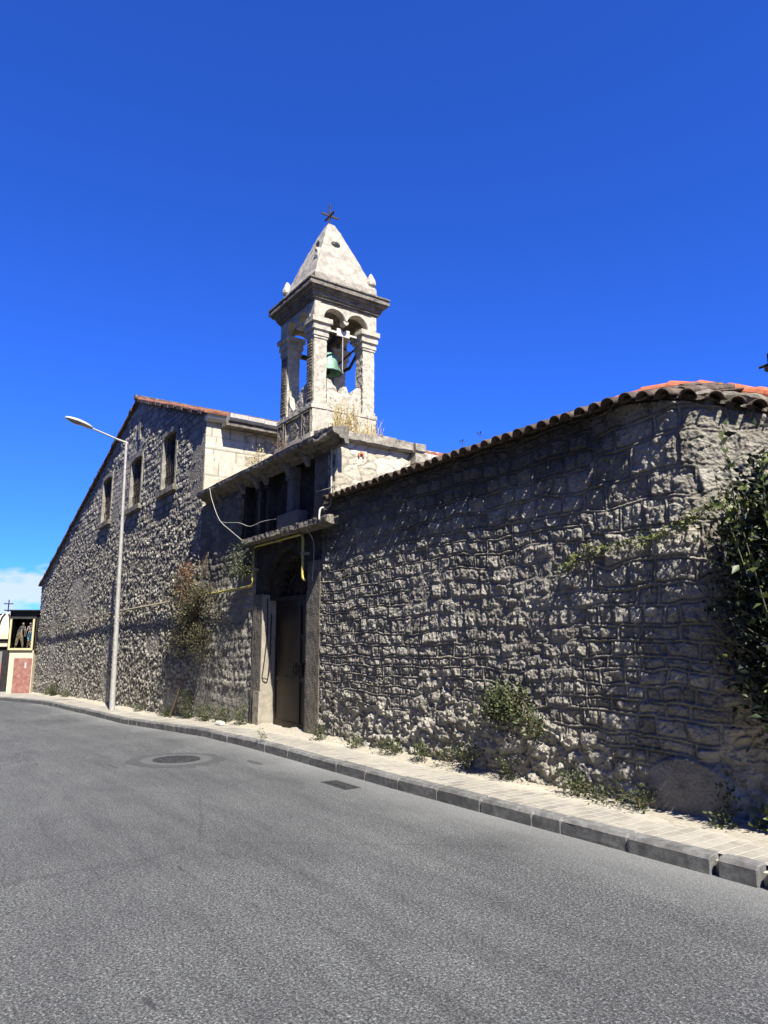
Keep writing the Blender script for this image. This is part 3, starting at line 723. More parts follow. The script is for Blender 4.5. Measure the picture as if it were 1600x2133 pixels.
bm = NB(); box(bm, -12.35, -11.5, 5.90, 6.13, 3.73, 4.07, .008); obj('plaque', bm, 'plaque', gh)
# cornice, front
bm = NB(); x = -16.32
prof = [(5.97, 4.94), (5.90, 4.94), (5.885, 5.0), (5.80, 5.02), (5.775, 5.07), (5.69, 5.09), (5.665, 5.115), (5.655, 5.19), (5.97, 5.235)]
while x < -9.9:
    L = min(random.uniform(1.1, 1.6), -9.82 - x); j = random.uniform(-.008, .008)
    if L < .2: break
    prism(bm, [(a, b + j) for a, b in prof], 'x', x + .004, x + L); x += L
roughen(bm, .09, .008, 9, 11); obj('cornice', bm, 'cornice', gh)
for bx in (-15.35, -14.05, -13.35, -12.93, -11.95, -11.15):
    bm = NB(); prism(bm, [(5.93, 4.80), (5.90, 4.82), (5.80, 4.99), (5.80, 5.01), (5.93, 5.01)], 'x', bx - .07, bx + .07)
    roughen(bm, .06, .008, 12, 2); obj('console', bm, 'cornice', gh)
# right side face and its coping
sheet('side_wall', spacing([(5.95, .02), (7.55, .02)]), side(-10.17), lambda S: S * 0 + 3.75, lambda S: S * 0 + 5.1, 75, relief_pale, 'pale', gh, depth=.3)
bm = NB(); y = 5.66
k = 0
while y < 7.6:
    L = random.uniform(.3, .42); zt = 5.19 + random.uniform(-.01, .02) + .05 * math.sin((y - 5.66) * 1.4)
    over = -10.04 if y < 7.2 else -9.97
    prism(bm, [(-10.5, 5.06), (over - .03, 5.06), (over, 5.09), (over, zt), (-10.5, zt + .05)], 'y', y + .006, min(y + L, 7.72)); y += L
roughen(bm, .07, .012, 8, 13); obj('coping', bm, 'ashlar', gh)
bm = NB(); box(bm, -10.5, -10.12, 7.56, 7.75, 3.8, 5.0); box(bm, -10.45, -10.0, 7.5, 7.78, 4.86, 5.055); roughen(bm, .1, .008, 8, 3); obj('rear_pier', bm, 'ashlar', gh)
bm = NB(); prism(bm, [(-16.3, 5.2), (-10.2, 5.2), (-10.2, 5.24), (-12, 5.34), (-16.3, 5.26)], 'y', 5.9, 7.8); obj('roof', bm, 'cornice', gh)
bm = NB(); box(bm, -16.5, -10.25, 6.7, 7.5, 0, 5.15); obj('inner_wall', bm, 'ashlar', gh)
# small terracotta arch mark on the pale side
bm = NB(); cy_, cz_ = 6.48, 4.93
cy_, cz_ = 6.42, 4.86
pts = [(cy_ + .062 * math.cos(t), cz_ + .06 * math.sin(t)) for t in np.linspace(-.6, math.pi + .6, 12)] + [(cy_ + .03 * math.cos(t), cz_ + .03 * math.sin(t)) for t in np.linspace(math.pi + .6, -.6, 12)]
prism(bm, pts, 'x', -10.16, -10.128); obj('terracotta_mark', bm, 'terra', gh)

# ================================================================== bell tower
TX0, TX1, TY0, TY1 = -12.72, -11.27, 6.05, 7.48
TCX, TCY = (TX0 + TX1) / 2, (TY0 + TY1) / 2
bt = empty('bell_tower', (TCX, TCY, 5.3), 'white limestone bell tower with open arched belfry, moulded cornice and pyramid spire', 'bell tower')
def mould(bm, z, steps, e0=0.0):
    """square mouldings round the tower: steps = (height, overhang)"""
    for h, o in steps:
        box(bm, TX0 - o, TX1 + o, TY0 - o, TY1 + o, z, z + h - .001); z += h
    return z
bm = NB(); box(bm, TX0, TX1, TY0, TY1, 5.2, 6.0); box(bm, TX0 - .05, TX1 + .03, TY0 - .05, TY1 + .05, 5.19, 5.5); roughen(bm, .1, .008, 6, 21); obj('plinth', bm, 'tower', bt)
bm = NB(); box(bm, TX0 - .03, TX1 + .012, TY0 - .03, TY1 + .012, 6.0, 6.07); roughen(bm, .07, .008, 9, 22); obj('plinth_moulding', bm, 'tower', bt)
# carved panels on the street face of the plinth
for (a, b) in ((TX0 + .03, TX0 + .30), (TX0 + .36, TX1 - .36), (TX1 - .30, TX1 - .03)):
    bm = NB(); y = TY0 - .035; t = .03
    box(bm, a, b, y, TY0 + .01, 5.46, 5.49); box(bm, a, b, y, TY0 + .01, 5.93, 5.96); box(bm, a, a + t, y + .001, TY0 + .01, 5.491, 5.929); box(bm, b - t, b, y + .001, TY0 + .01, 5.491, 5.929)
    c = (a + b) / 2; w = min(.17, (b - a) * .3)
    pts = [(c + w * math.cos(q) * (1 + .12 * math.cos(6 * q)), 5.71 + .16 * math.sin(q)) for q in np.linspace(0, 2 * math.pi, 19)[:-1]]
    prism(bm, pts, 'y', TY0 - .03, TY0 + .01); roughen(bm, .04, .008, 18, 3, 4); obj('carved_panel', bm, 'cornice', bt)
PW = .27
for ix, (px0, px1) in enumerate(((TX0 + .03, TX0 + .03 + PW), (TX1 - .03 - PW, TX1 - .03))):
    for iy, (py0, py1) in enumerate(((TY0 + .03, TY0 + .03 + PW), (TY1 - .03 - PW, TY1 - .03))):
        bm = NB(); box(bm, px0, px1, py0, py1, 6.06, 7.42); box(bm, px0 - .02, px1 + .02, py0 - .02, py1 + .02, 6.061, 6.14)
        roughen(bm, .055, .010, 14, ix * 2 + iy, 5)
        p = obj('pillar', bm, 'tower', bt)
        if iy == 0:
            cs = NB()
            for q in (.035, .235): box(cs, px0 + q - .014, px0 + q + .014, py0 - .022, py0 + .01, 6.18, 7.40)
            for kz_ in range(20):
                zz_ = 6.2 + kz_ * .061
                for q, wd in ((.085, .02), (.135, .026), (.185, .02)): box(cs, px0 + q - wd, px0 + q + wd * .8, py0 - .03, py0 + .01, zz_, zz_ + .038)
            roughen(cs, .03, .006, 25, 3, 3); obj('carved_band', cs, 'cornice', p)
        bm = NB(); z = 7.42
        for h, o in ((.05, .015), (.07, .03), (.05, .022), (.08, .055), (.06, .045), (.10, .085)):
            box(bm, px0 - o, px1 + o, py0 - o, py1 + o, z, z + h - .001); z += h
        roughen(bm, .08, .006, 9, ix + iy, 4)
        obj('capital', bm, 'tower', p)
# arched head panels: two lobes with a pendant between them
def head(axis, lo, hi, a0, a1):
    c = (lo + hi) / 2; r = .245; zc = 7.835
    pts = [(lo, 8.17), (lo, 7.825), (c - .015 - 2 * r, 7.825)]
    pts += [(c - .015 - r + r * math.cos(t), zc + r * math.sin(t)) for t in np.linspace(math.pi, .25, 12)]
    pts += [(c - .07, 7.90), (c - .045, 7.85), (c, 7.82), (c + .045, 7.85), (c + .07, 7.90)]
    pts += [(c + .015 + r + r * math.cos(t), zc + r * math.sin(t)) for t in np.linspace(math.pi - .25, 0, 12)]
    pts += [(c + .015 + 2 * r, 7.825), (hi, 7.825), (hi, 8.17)]
    bm = NB(); prism(bm, pts, axis, a0, a1)
    # raised archivolt
    s = -1 if a0 < (TCX if axis == 'x' else TCY) else 1
    f0, f1 = (a0 - .014, a0 + .01) if s < 0 else (a1 - .01, a1 + .014)
    for sg in (-1, 1):
        cc = c + sg * (.015 + r)
        ring = [(cc + (r + .045) * math.cos(t), zc + (r + .045) * math.sin(t)) for t in np.linspace(.3 if sg < 0 else 0, math.pi if sg < 0 else math.pi - .3, 12)]
        ring += [(cc + (r + .012) * math.cos(t), zc + (r + .012) * math.sin(t)) for t in np.linspace(math.pi if sg < 0 else math.pi - .3, .3 if sg < 0 else 0, 12)]
        prism(bm, ring, axis, f0, f1)
    # corner strips
    for (u0, u1) in ((lo + .01, lo + .13), (hi - .13, hi - .01)):
        prism(bm, [(u0, 7.84), (u1, 7.84), (u1, 8.16), (u0, 8.16)], axis, f0, f1)
    roughen(bm, .12, .004, 8, 2, 3)
    return obj('arched_panel', bm, 'tower', bt)
head('x', TY0, TY1, TX1 - .15, TX1); head('x', TY0, TY1, TX0, TX0 + .15)
head('y', TX0 + .152, TX1 - .152, TY0, TY0 + .15); head('y', TX0 + .152, TX1 - .152, TY1 - .15, TY1)
bm = NB(); box(bm, TX0 + .001, TX0 + .2, TY0 - .0, TY0 + .2, 7.83, 8.28); box(bm, TX1 - .2, TX1 + .001, TY0 - .001, TY0 + .01, 7.83, 8.28); bm.free()
# cornice
bm = NB(); z = mould(bm, 8.165, [(.045, .015), (.045, .05), (.06, .08), (.04, .10), (.05, .15), (.06, .20), (.045, .185), (.03, .21)]); roughen(bm, .12, .006, 7, 31, 4); obj('cornice', bm, 'cornice', bt)
CT = z
# broken parapet infill between the pillars
def infill(axis, lo, hi, a0, a1, tops, nm='broken_parapet'):
    pts = [(lo, 6.0)] + [(lo + (hi - lo) * t, zz) for t, zz in tops] + [(hi, 6.0)]
    bm = NB(); prism(bm, pts, axis, a0, a1); roughen(bm, .05, .014, 10, int(a0 * 5), 5); obj(nm, bm, 'tower', bt)
infill('x', TY0 + .33, TY1 - .33, TX1 - .20, TX1 - .05, [(0, 6.66), (.12, 6.63), (.16, 6.55), (.24, 6.52), (.30, 6.42), (.40, 6.44), (.47, 6.56), (.56, 6.57), (.62, 6.45), (.70, 6.41), (.78, 6.52), (.9, 6.60), (1, 6.60)])
infill('y', TX0 + .33, TX1 - .33, TY0 + .05, TY0 + .20, [(0, 6.55), (.07, 6.5), (.12, 6.30), (.3, 6.2), (.42, 6.22), (.5, 6.38), (.7, 6.52), (.9, 6.58), (1, 6.58)])
infill('y', TX0 + .33, TX1 - .33, TY1 - .20, TY1 - .05, [(0, 6.5), (.3, 6.3), (.6, 6.35), (1, 6.42)])
infill('x', TY0 + .33, TY1 - .33, TX0 + .05, TX0 + .20, [(0, 6.5), (.2, 6.35), (.5, 6.2), (.8, 6.3), (1, 6.42)])
# spire
bm = NB()
o = .0
levels = [(CT - .01, .03), (CT + .18, .03), (CT + .26, -.03), (CT + .45, -.12)]
ring = []
APZ = 10.36
def sq(z, hx, hy): return [bm.verts.new((TCX + sx * hx, TCY + sy * hy, z)) for sx, sy in ((-1, -1), (1, -1), (1, 1), (-1, 1))]
hx0, hy0 = (TX1 - TX0) / 2, (TY1 - TY0) / 2
rs = [sq(CT - .005, hx0 + .01, hy0 + .01), sq(CT + .24, hx0 + .0, hy0 + .0), sq(CT + .38, hx0 * .90, hy0 * .90), sq(CT + .86, hx0 * .655, hy0 * .655), sq(CT + 1.27, hx0 * .43, hy0 * .43), sq(CT + 1.62, hx0 * .235, hy0 * .235), sq(APZ, .075, .075)]
for A, B in zip(rs, rs[1:]):
    for i in range(4): bm.faces.new((A[i], A[(i + 1) % 4], B[(i + 1) % 4], B[i]))
bm.faces.new(rs[0][::-1]); bm.faces.new(rs[-1])
roughen(bm, .09, .014, 5, 41, 5); spire = obj('spire', bm, 'spire', bt)
# two ragged holes (sound holes) in the spire
def blob(bm, c, rx, ry, rz, seed):
    b2 = bmesh.new(); bmesh.ops.create_icosphere(b2, subdivisions=3, radius=1)
    for v in b2.verts:
        n = 1 + .35 * mnoise.noise(v.co * 2.2 + Vector((seed, 0, 0)))
        v.co = Vector((c[0] + v.co.x * rx * n, c[1] + v.co.y * ry * n, c[2] + v.co.z * rz * n))
    me = bpy.data.meshes.new('t'); b2.to_mesh(me); b2.free(); bm.from_mesh(me); bpy.data.meshes.remove(me)
hz_ = CT + 1.2
bm = NB(); blob(bm, (TCX + hx0 * .485, TCY - .05, hz_), .03, .10, .065, 1); obj('spire_hole', bm, 'blackpipe', bt)
bm = NB(); blob(bm, (TCX + .12, TCY - hy0 * .47, CT + 1.2), .07, .03, .10, 5); obj('spire_hole', bm, 'blackpipe', bt)
# corner finials
for i, (sx, sy) in enumerate(((-1, -1), (1, 1), (-1, 1))):
    bm = NB(); cx_, cy2 = TCX + sx * (hx0 - .08), TCY + sy * (hy0 - .08)
    lathe(bm, (cx_, cy2, CT + .16), [(.0, 0), (.07, 0), (.075, .1), (.055, .13), (.10, .19), (.105, .25), (.07, .36), (.03, .44), (0, .47)], 8)
    roughen(bm, .05, .010, 9, i); obj('finial', bm, 'tower', bt)
bm = NB()
prism(bm, [(TCX + .30, CT + .50), (TCX + .54, CT + .55), (TCX + .50, CT + .66), (TCX + .44, CT + .80), (TCX + .40, CT + .98), (TCX + .34, CT + .98)], 'y', TY0 + .20, TY0 + .31)
roughen(bm, .05, .02, 9, 8); obj('finial', bm, 'tower', bt)
# iron cross with arms both ways
bm = NB(); tube(bm, [(TCX, TCY, APZ - .03), (TCX, TCY, APZ + .52)], .021, 6)
box(bm, TCX - .20, TCX + .20, TCY - .012, TCY + .012, APZ + .22, APZ + .26)
box(bm, TCX - .012, TCX + .012, TCY - .20, TCY + .20, APZ + .226, APZ + .266)
obj('cross', bm, 'iron', bt)
# tie bar with plate, rear timber/iron frame
bm = NB(); box(bm, TX1 - .17, TX1 - .14, TY0 + .25, TY1 - .25, 7.685, 7.72); obj('tie_bar', bm, 'white_iron', bt)
bm = NB(); prism(bm, [(6.64, 7.64), (6.93, 7.64), (6.93, 7.79), (6.85, 7.79), (6.79, 7.73), (6.72, 7.79), (6.64, 7.79)], 'x', TX1 - .175, TX1 - .135); obj('bar_plate', bm, 'white_iron', bt)
bm = NB(); box(bm, TX0 + .2, TX1 - .2, TCY - .05, TCY + .05, 7.60, 7.72)
box(bm, TX0 + .12, TX0 + .2, TY0 + .25, TY1 - .25, 7.5, 7.58)
tube(bm, [(TX0 + .3, TY1 - .35, 7.20), (TX0 + .75, TY1 - .2, 7.28), (TX0 + 1.0, TY1 - .18, 7.5), (TX0 + .98, TY1 - .18, 7.7)], .035, 6)
tube(bm, [(TX0 + .3, TY1 - .3, 7.42), (TX0 + .95, TY1 - .2, 7.62)], .02, 6)
tube(bm, [(TX0 + .30, TY0 + .7, 7.3), (TX0 + .5, TY0 + .5, 7.28), (TX0 + .9, TY0 + .4, 7.5)], .035, 6)
obj('bell_frame', bm, 'iron', bt)
bl = empty('bell', (-11.92, 6.72, 7.0), 'green verdigris bronze bell hanging in the open belfry', 'bell')
bm = NB(); B = (-11.86, 6.72, 7.0)
lathe(bm, B, [(.265, 0), (.275, .015), (.25, .06), (.20, .14), (.175, .24), (.165, .34), (.14, .40), (.07, .43), (0, .435)], 28)
lathe(bm, B, [(.235, 0), (.19, .05), (.15, .15), (.13, .3), (0, .36)], 28)
obj('bell_body', bm, 'bronze', bl, True)
bm = NB(); lathe(bm, B, [(0, .40), (.06, .42), (.05, .50), (.03, .63), (0, .64)], 10); tube(bm, [(B[0], B[1], B[2] + .3), (B[0], B[1], B[2] + .03)], .014, 6); blob(bm, (B[0], B[1], B[2] + .02), .035, .035, .04, 1); obj('clapper', bm, 'iron', bl)
bm = NB(); tube(bm, [(-11.42, 6.78, 7.66), (-11.42, 6.78, 6.95), (-11.43, 6.80, 6.88)], .009, 6); c_ = obj('bell_rope', bm, 'wire'); tag(c_, 'pale bell rope hanging beside the green bell', 'rope')

# dry grass on the tower ledge
def grass(name, label, c, n, sx, sy, h, mat='straw', group=None, seed=0, seeds=True):
    rng = np.random.RandomState(seed); bm = NB(); P, D = [], []
    for i in range(n):
        p = np.array([c[0] + rng.uniform(-sx, sx), c[1] + rng.uniform(-sy, sy), c[2]]); hh = h * rng.uniform(.4, 1) ; lean = rng.normal(size=3) * [.18, .18, 0]
        q = [p + np.array([0, 0, hh]) * t + lean * hh * t * t for t in (0, .35, .7, 1)]
        tube(bm, q, [.0055, .005, .004, .002], 4)
        for k in range(7):
            t = rng.uniform(.05, 1); P.append(p + np.array([0, 0, hh]) * t + lean * hh * t * t); D.append(rng.normal(size=3) * [.5, .5, .3] + [0, 0, .7])
    o = obj(name, bm, mat); a = o.data.attributes.new('tone', 'FLOAT_COLOR', 'POINT')
    a.data.foreach_set('color', np.tile([.5, .5, .5, 1], len(o.data.vertices)).astype(np.float32))
    tag(o, label, 'grass', group)
    P = np.array(P); L = rng.uniform(.02, .07, len(P)) * (h / .5)
    leaves_obj('blades', P, np.array(D), L, L * .22, rng.uniform(0, 1, len(P)), mat, o)['kind'] = 'stuff'
    return o
grass('grass_tuft', 'tall straw yellow grass clump at the foot of the bell tower, left of the other', (-10.5, 6.28, 5.22), 80, .16, .24, .72, group='dry grass on the gatehouse roof', seed=1)
grass('grass_tuft', 'shorter straw yellow grass clump at the right corner of the bell tower', (-10.5, 6.86, 5.20), 50, .14, .20, .52, group='dry grass on the gatehouse roof', seed=2)
shrub('dry_weed', 'rusty dry weed on the cornice in front of the carved tower plinth', 'weed', (-12.1, 5.82, 5.22), [(-12.15, 5.8, 5.45), (-12.0, 5.8, 5.36), (-12.3, 5.8, 5.33)], 120, .06, .04, 'rust', seed=3)
shrub('dry_weed', 'pale dry weed on the cornice at the left corner of the tower', 'weed', (-13.15, 5.82, 5.22), [(-13.1, 5.8, 5.5), (-13.25, 5.8, 5.40), (-13.4, 5.8, 5.32), (-12.95, 5.8, 5.34)], 200, .07, .04, 'straw', seed=4)

# ================================================================== right boundary wall
bw = empty('stone_wall', (-7, 6, .13), 'tall rough grey stone boundary wall with raised pointing, right of the doorway, capped with clay tiles', 'wall')
XC, RC, TH = -3.80, .36, R(46)
def curved(S):
    x = np.where(S < XC, S, 0.0); y = np.where(S < XC, WY, 0.0)
    nx = np.zeros_like(S); ny = -np.ones_like(S)
    t = np.clip((S - XC) / RC, 0, TH)
    ex = np.maximum(S - XC - RC * TH, 0)
    xa = XC + RC * np.sin(t) + ex * math.cos(TH); ya = WY + RC * (1 - np.cos(t)) + ex * math.sin(TH)
    m = S >= XC
    return np.where(m, xa, S), np.where(m, ya, WY), np.where(m, np.sin(t), 0.), np.where(m, -np.cos(t), -1.)
def wtop(S): return np.interp(S, [-10.6, -5, -4.3, -3.9, -3.6, -3.0, -1.5], [4.02, 4.02, 4.01, 3.93, 3.84, 3.68, 3.55])
WS0, WS1 = -10.6, -1.4
def smooth_patch(S, Z):
    h, t = relief_pointed(S, Z)
    # smooth cement repair near the right end, flat band beside the door
    q = np.clip((.42 - np.hypot((S + 3.95) / 1.05, (Z - .32) / .75)) / .03, 0, 1)
    h = h * (1 - q) + q * (.035 + .006 * fbm(S * 10, Z * 10, 3, 3)); t[..., 0] = t[..., 0] * (1 - q) + q * .35; t[..., 1] *= 1 - q
    h = h + np.where(S > -3.6, -.2 * 0, 0)
    return h, t
sheet('wall', spacing([(WS0, .013), (-7.0, .0098), (-2.6, .03), (WS1, .03)]), curved, lambda S: S * 0 + .0, wtop, 420, smooth_patch, 'wall', bw, depth=.42)
# tiles: eave waves following the wall line, rising to a ridge behind
def frame_at(sv):
    A = np.array([sv]); x, y, nx, ny = curved(A); return np.array([x[0], y[0]]), np.array([nx[0], ny[0]]), float(wtop(A)[0])
def half_tile(bm, p0, ax, sd, un, L, r0, r1, th=.014, up_=1, n=8):
    """a hollow half-barrel tile from p0 along ax"""
    R_ = []
    for (p, r) in ((p0, r0), (p0 + ax * L, r1)):
        for q in (r, r - th):
            R_.append([bm.verts.new(p + sd * math.cos(t) * q + un * (up_ * math.sin(t) * q)) for t in np.linspace(0, math.pi, n)])
    o0, i0, o1, i1 = R_
    for k in range(n - 1):
        bm.faces.new((o0[k], o0[k + 1], o1[k + 1], o1[k])); bm.faces.new((i0[k + 1], i0[k], i1[k], i1[k + 1]))
        bm.faces.new((o0[k + 1], o0[k], i0[k], i0[k + 1])); bm.faces.new((o1[k], o1[k + 1], i1[k + 1], i1[k]))
    for k in (0, n - 1): bm.faces.new((o0[k], o1[k], i1[k], i0[k]))
def wall_tiles():
    bm = NB(); rg = random.Random(9); per = .185; sv = -10.22
    while sv < WS1 - .1:
        (P2, N2, zt) = frame_at(sv)
        out = Vector((N2[0], N2[1], 0)); 
        slope = np.interp(sv, [-10.3, -6.2, -5.2, -4.2, -3.2], [.30, .34, .36, .30, .18])
        ax = (-out + Vector((0, 0, slope))).normalized(); sd = ax.cross(Vector((0, 0, 1))).normalized(); un = sd.cross(ax)
        if un.z < 0: un = -un
        over = np.interp(sv, [-10.3, -4.2, -3.7, -1], [.19, .19, .13, .15])
        for row in range(4):
            L = .42; d0 = row * .34 - over + rg.uniform(-.02, .02)
            base_ = Vector((P2[0], P2[1], zt + .035)) - out * 0
            tw = Matrix.Rotation(rg.uniform(-.05, .05), 3, 'Z')
            p = Vector((P2[0], P2[1], zt + .035 + .012 * rg.random())) + ax * (d0 + over * 0) + un * (.012 * (row > 0))
            half_tile(bm, p, tw @ ax, tw @ sd, un, L, .080 + rg.uniform(-.004, .006), .068)
            P3, N3, z3 = frame_at(sv + per / 2)
            p = Vector((P3[0], P3[1], z3 + .060)) + ax * (d0 + .035 + rg.uniform(-.015, .015))
            half_tile(bm, p + ax * .05, tw @ ax, tw @ sd, un, L, .074, .084, up_=-.42, th=.012)
        sv += per * rg.uniform(.95, 1.06)
    bmesh.ops.transform(bm, matrix=Matrix.Identity(4), verts=bm.verts)
    o = obj('tile_coping', bm, 'tiles', bw, True)
    return o
wall_tiles()
# mortar bed under the tiles
bm = NB()
S_ = np.arange(-10.5, WS1 - .05, .1); xx, yy, nnx, nny = curved(S_); zz = wtop(S_)
prev = None
for i in range(len(S_)):
    a = bm.verts.new((xx[i] - nnx[i] * .04, yy[i] - nny[i] * .04, zz[i] - .02)); b = bm.verts.new((xx[i] - nnx[i] * .03, yy[i] - nny[i] * .03, zz[i] + .085))
    c = bm.verts.new((xx[i] - nnx[i] * .5, yy[i] - nny[i] * .5, zz[i] + .12)); d = bm.verts.new((xx[i] - nnx[i] * .5, yy[i] - nny[i] * .5, zz[i] - .1))
    if prev:
        for q in range(4): bm.faces.new((prev[q], prev[(q + 1) % 4], (a, b, c, d)[(q + 1) % 4], (a, b, c, d)[q]))
    prev = (a, b, c, d)
roughen(bm, .12, .01, 9, 3, 2); obj('mortar_bed', bm, 'cornice', bw)
# orange ridge tiles behind
bm = NB()
rp = [(-6.0, 7.1, 4.41), (-5.28, 7.1, 4.52), (-4.8, 7.1, 4.52), (-4.42, 7.1, 4.46), (-4.0, 7.1, 4.29), (-3.5, 7.05, 4.06), (-3.3, 7.0, 3.97)]
dist = [0]
for a, b in zip(rp, rp[1:]): dist.append(dist[-1] + (Vector(b) - Vector(a)).length)
def on(d): return Vector([np.interp(d, dist, [p[k] for p in rp]) for k in range(3)])
d = 0
while d < dist[-1] - .1:
    a, b = on(d), on(min(d + .42, dist[-1])); ax = (b - a).normalized(); sd = ax.cross(Vector((0, 0, 1))).normalized(); un = sd.cross(ax)
    for (p, q, r0, r1) in ((a, b, .115, .095),):
        ra, rb = [], []
        for t in np.linspace(0, math.pi, 9):
            ra.append(bm.verts.new(p + sd * math.cos(t) * r0 + un * math.sin(t) * r0)); rb.append(bm.verts.new(q + sd * math.cos(t) * r1 + un * math.sin(t) * r1))
        for i in range(8): bm.faces.new((ra[i], ra[i + 1], rb[i + 1], rb[i]))
    d += .36
obj('ridge_tiles', bm, 'redtiles', bw)
bm = NB(); tube(bm, [(-3.80, 5.97, 3.94), (-3.62, 6.15, 3.95), (-3.40, 6.35, 3.89), (-3.1, 6.6, 3.80)], [.04, .06, .06, .05], 8); roughen(bm, .05, .03, 7, 5); obj('hip_mortar', bm, 'cornice', bw)

# buildings seen past the gatehouse: a tiled wing with a white gutter
rw = empty('rear_wing', (-13.5, 12, 0), 'low red tiled wing with white gutter behind the gatehouse', 'building')
bm = NB(); box(bm, -17.5, -12.3, 8.6, 15, 0, 5.7); obj('wall', bm, 'ashlar', rw)
bm = NB(); y = 8.5
while y < 15: box(bm, -12.15, -11.93, y, y + .44, 5.60, 5.74, .01); y += .45
obj('gutter', bm, 'gutter', rw)
bm = NB(); box(bm, -12.3, -12.12, 8.6, 15, 5.5, 5.64); obj('soffit', bm, 'cornice', rw)
tile_roof('roof', (-11.98, 8.5, 5.77), (0, 6.5, 0), (-3, 0, .55), 260, 30, 'redold', rw, .22, .04, seed=4)

# ================================================================== street lamp
lx, ly = -21.5, 5.33
lz = gz(lx) + .12
sl = empty('street_lamp', (lx, ly, lz), 'tall pale grey steel street lamp leaning over the road on the left', 'street lamp')
bm = NB(); secs = [(0, .078), (1.05, .076), (1.06, .070), (2.6, .067), (2.61, .063), (3.4, .060), (5.4, .052), (5.41, .046), (7.85, .038)]
TXL, TYL = -.13, -.08
leanp = lambda z: (lx + TXL * z / 7.85, ly + TYL * z / 7.85, lz + z)
tube(bm, [leanp(z) for z, r in secs], [r for z, r in secs], 12)
for z in (1.05, 2.6, 5.4): lathe(bm, (leanp(z)[0], leanp(z)[1], lz + z - .02), [(.0, 0), (.082 - z * .005, 0), (.082 - z * .005, .035), (0, .036)], 12)
obj('pole', bm, 'galv', sl)
tz = lz + 7.85; lx += TXL; ly += TYL
bm = NB(); tube(bm, [(lx, ly + .04, tz), (lx, ly - .3, tz + .08), (lx, ly - 1.08, tz + .31)], [.034, .03, .026], 10); obj('arm', bm, 'galv', sl)
hd = Vector((0, -1, .28)).normalized(); hs0 = Vector((lx, ly - 1.02, tz + .29)); upv = Vector((0, .33, 1)).normalized()
def head_mesh(sc, zs, top):
    bm = NB(); n = 14; rings = []
    for i in range(n + 1):
        t = i / n; w = .17 * sc * math.sin(math.pi * min(1, .12 + t * .88)) ** .55 * (1 if t < .98 else .6); hgt = .10 * math.sin(math.pi * (.1 + .85 * t)) ** .6
        c = hs0 + hd * (.78 * t)
        rings.append([bm.verts.new(c + Vector((w * math.cos(a), 0, 0)) + upv * (hgt * zs * math.sin(a) if math.sin(a) > 0 else .035 * math.sin(a))) for a in np.linspace(0, 2 * math.pi, 13)[:-1]])
    for A, B in zip(rings, rings[1:]):
        for k in range(12): bm.faces.new((A[k], A[(k + 1) % 12], B[(k + 1) % 12], B[k]))
    bm.faces.new(rings[0][::-1]); bm.faces.new(rings[-1]); return bm
lh = obj('lamp_head', head_mesh(1, 1, True), 'lampshell', sl, True)
bm = NB(); b3 = []
for i in range(11):
    t = .32 + .58 * i / 10; w = .125 * math.sin(math.pi * (i + .6) / 11.2) ** .5
    c = hs0 + hd * (.78 * t) - upv * .038
    b3.append([bm.verts.new(c + Vector((w * q, 0, 0)) - upv * (.045 * (1 - q * q) * math.sin(math.pi * (i + .3) / 10.6))) for q in (-1, -.6, 0, .6, 1)])
for A, B in zip(b3, b3[1:]):
    for k in range(4): bm.faces.new((A[k], A[k + 1], B[k + 1], B[k]))
obj('lens', bm, 'lens', lh, True)

# ================================================================== gas pipe and cables
gp = empty('gas_pipe', (-13.2, 5.87, 2.7), 'yellow gas pipe climbing over the doorway and running on along the rubble wall', 'pipe')
def run(pts, r, nm, mat, par): bm = NB(); tube(bm, pts, r, 8); return obj(nm, bm, mat, par, True)
py = 5.81
run([(-38.9, py, 2.36), (-30, py, 2.55), (-24, py, 2.66), (-18.3, py, 2.72)], .026, 'pipe_run', 'oldpipe', gp)
run([(-18.3, py, 2.72), (-16.2, py, 2.74), (-13.26, py, 2.77), (-13.20, py, 2.80), (-13.19, py, 2.88), (-13.19, py, 3.48), (-13.16, py, 3.535), (-13.08, py, 3.55), (-11.20, py, 3.55), (-11.12, py, 3.53), (-11.08, py, 3.46), (-11.07, py, 2.84), (-11.05, py, 2.76), (-10.98, py, 2.72)], .026, 'pipe_riser', 'yellow', gp)
for q in ((-13.19, 3.1), (-11.07, 3.2), (-12.2, 3.55), (-15, 2.75)):
    bm = NB(); box(bm, q[0] - .04, q[0] + .04, py - .03, 5.93, q[1] - .02, q[1] + .02); obj('clip', bm, 'oldpipe', gp)
for X in (-20, -22.6, -25.2, -28, -31, -34, -37):
    zc_ = np.interp(X, [-39, -24, -18], [2.36, 2.66, 2.72]); bm = NB(); box(bm, X - .02, X + .02, py - .025, 5.96, zc_ - .03, zc_ + .03); obj('clip', bm, 'oldpipe', gp)
def cable(label, pts, r=.006, mat='wire'):
    P = [Vector(p) for p in pts]; out = []
    for i in range(len(P) - 1):
        a, b, c, d = P[max(i - 1, 0)], P[i], P[i + 1], P[min(i + 2, len(P) - 1)]
        for t in np.linspace(0, 1, 6)[:-1]:
            out.append(.5 * ((2 * b) + (c - a) * t + (2 * a - 5 * b + 4 * c - d) * t * t + (3 * b - a - 3 * c + d) * t ** 3))
    out.append(P[-1]); bm = NB(); tube(bm, out, r, 6); o = obj('cable', bm, mat, None, True); tag(o, label, 'cable'); return o
cable('pale cable hanging from the cornice down to the left end of the ledge', [(-15.35, 5.63, 5.14), (-15.25, 5.66, 4.85), (-14.9, 5.72, 4.35), (-14.35, 5.78, 4.03), (-13.6, 5.80, 3.68)])
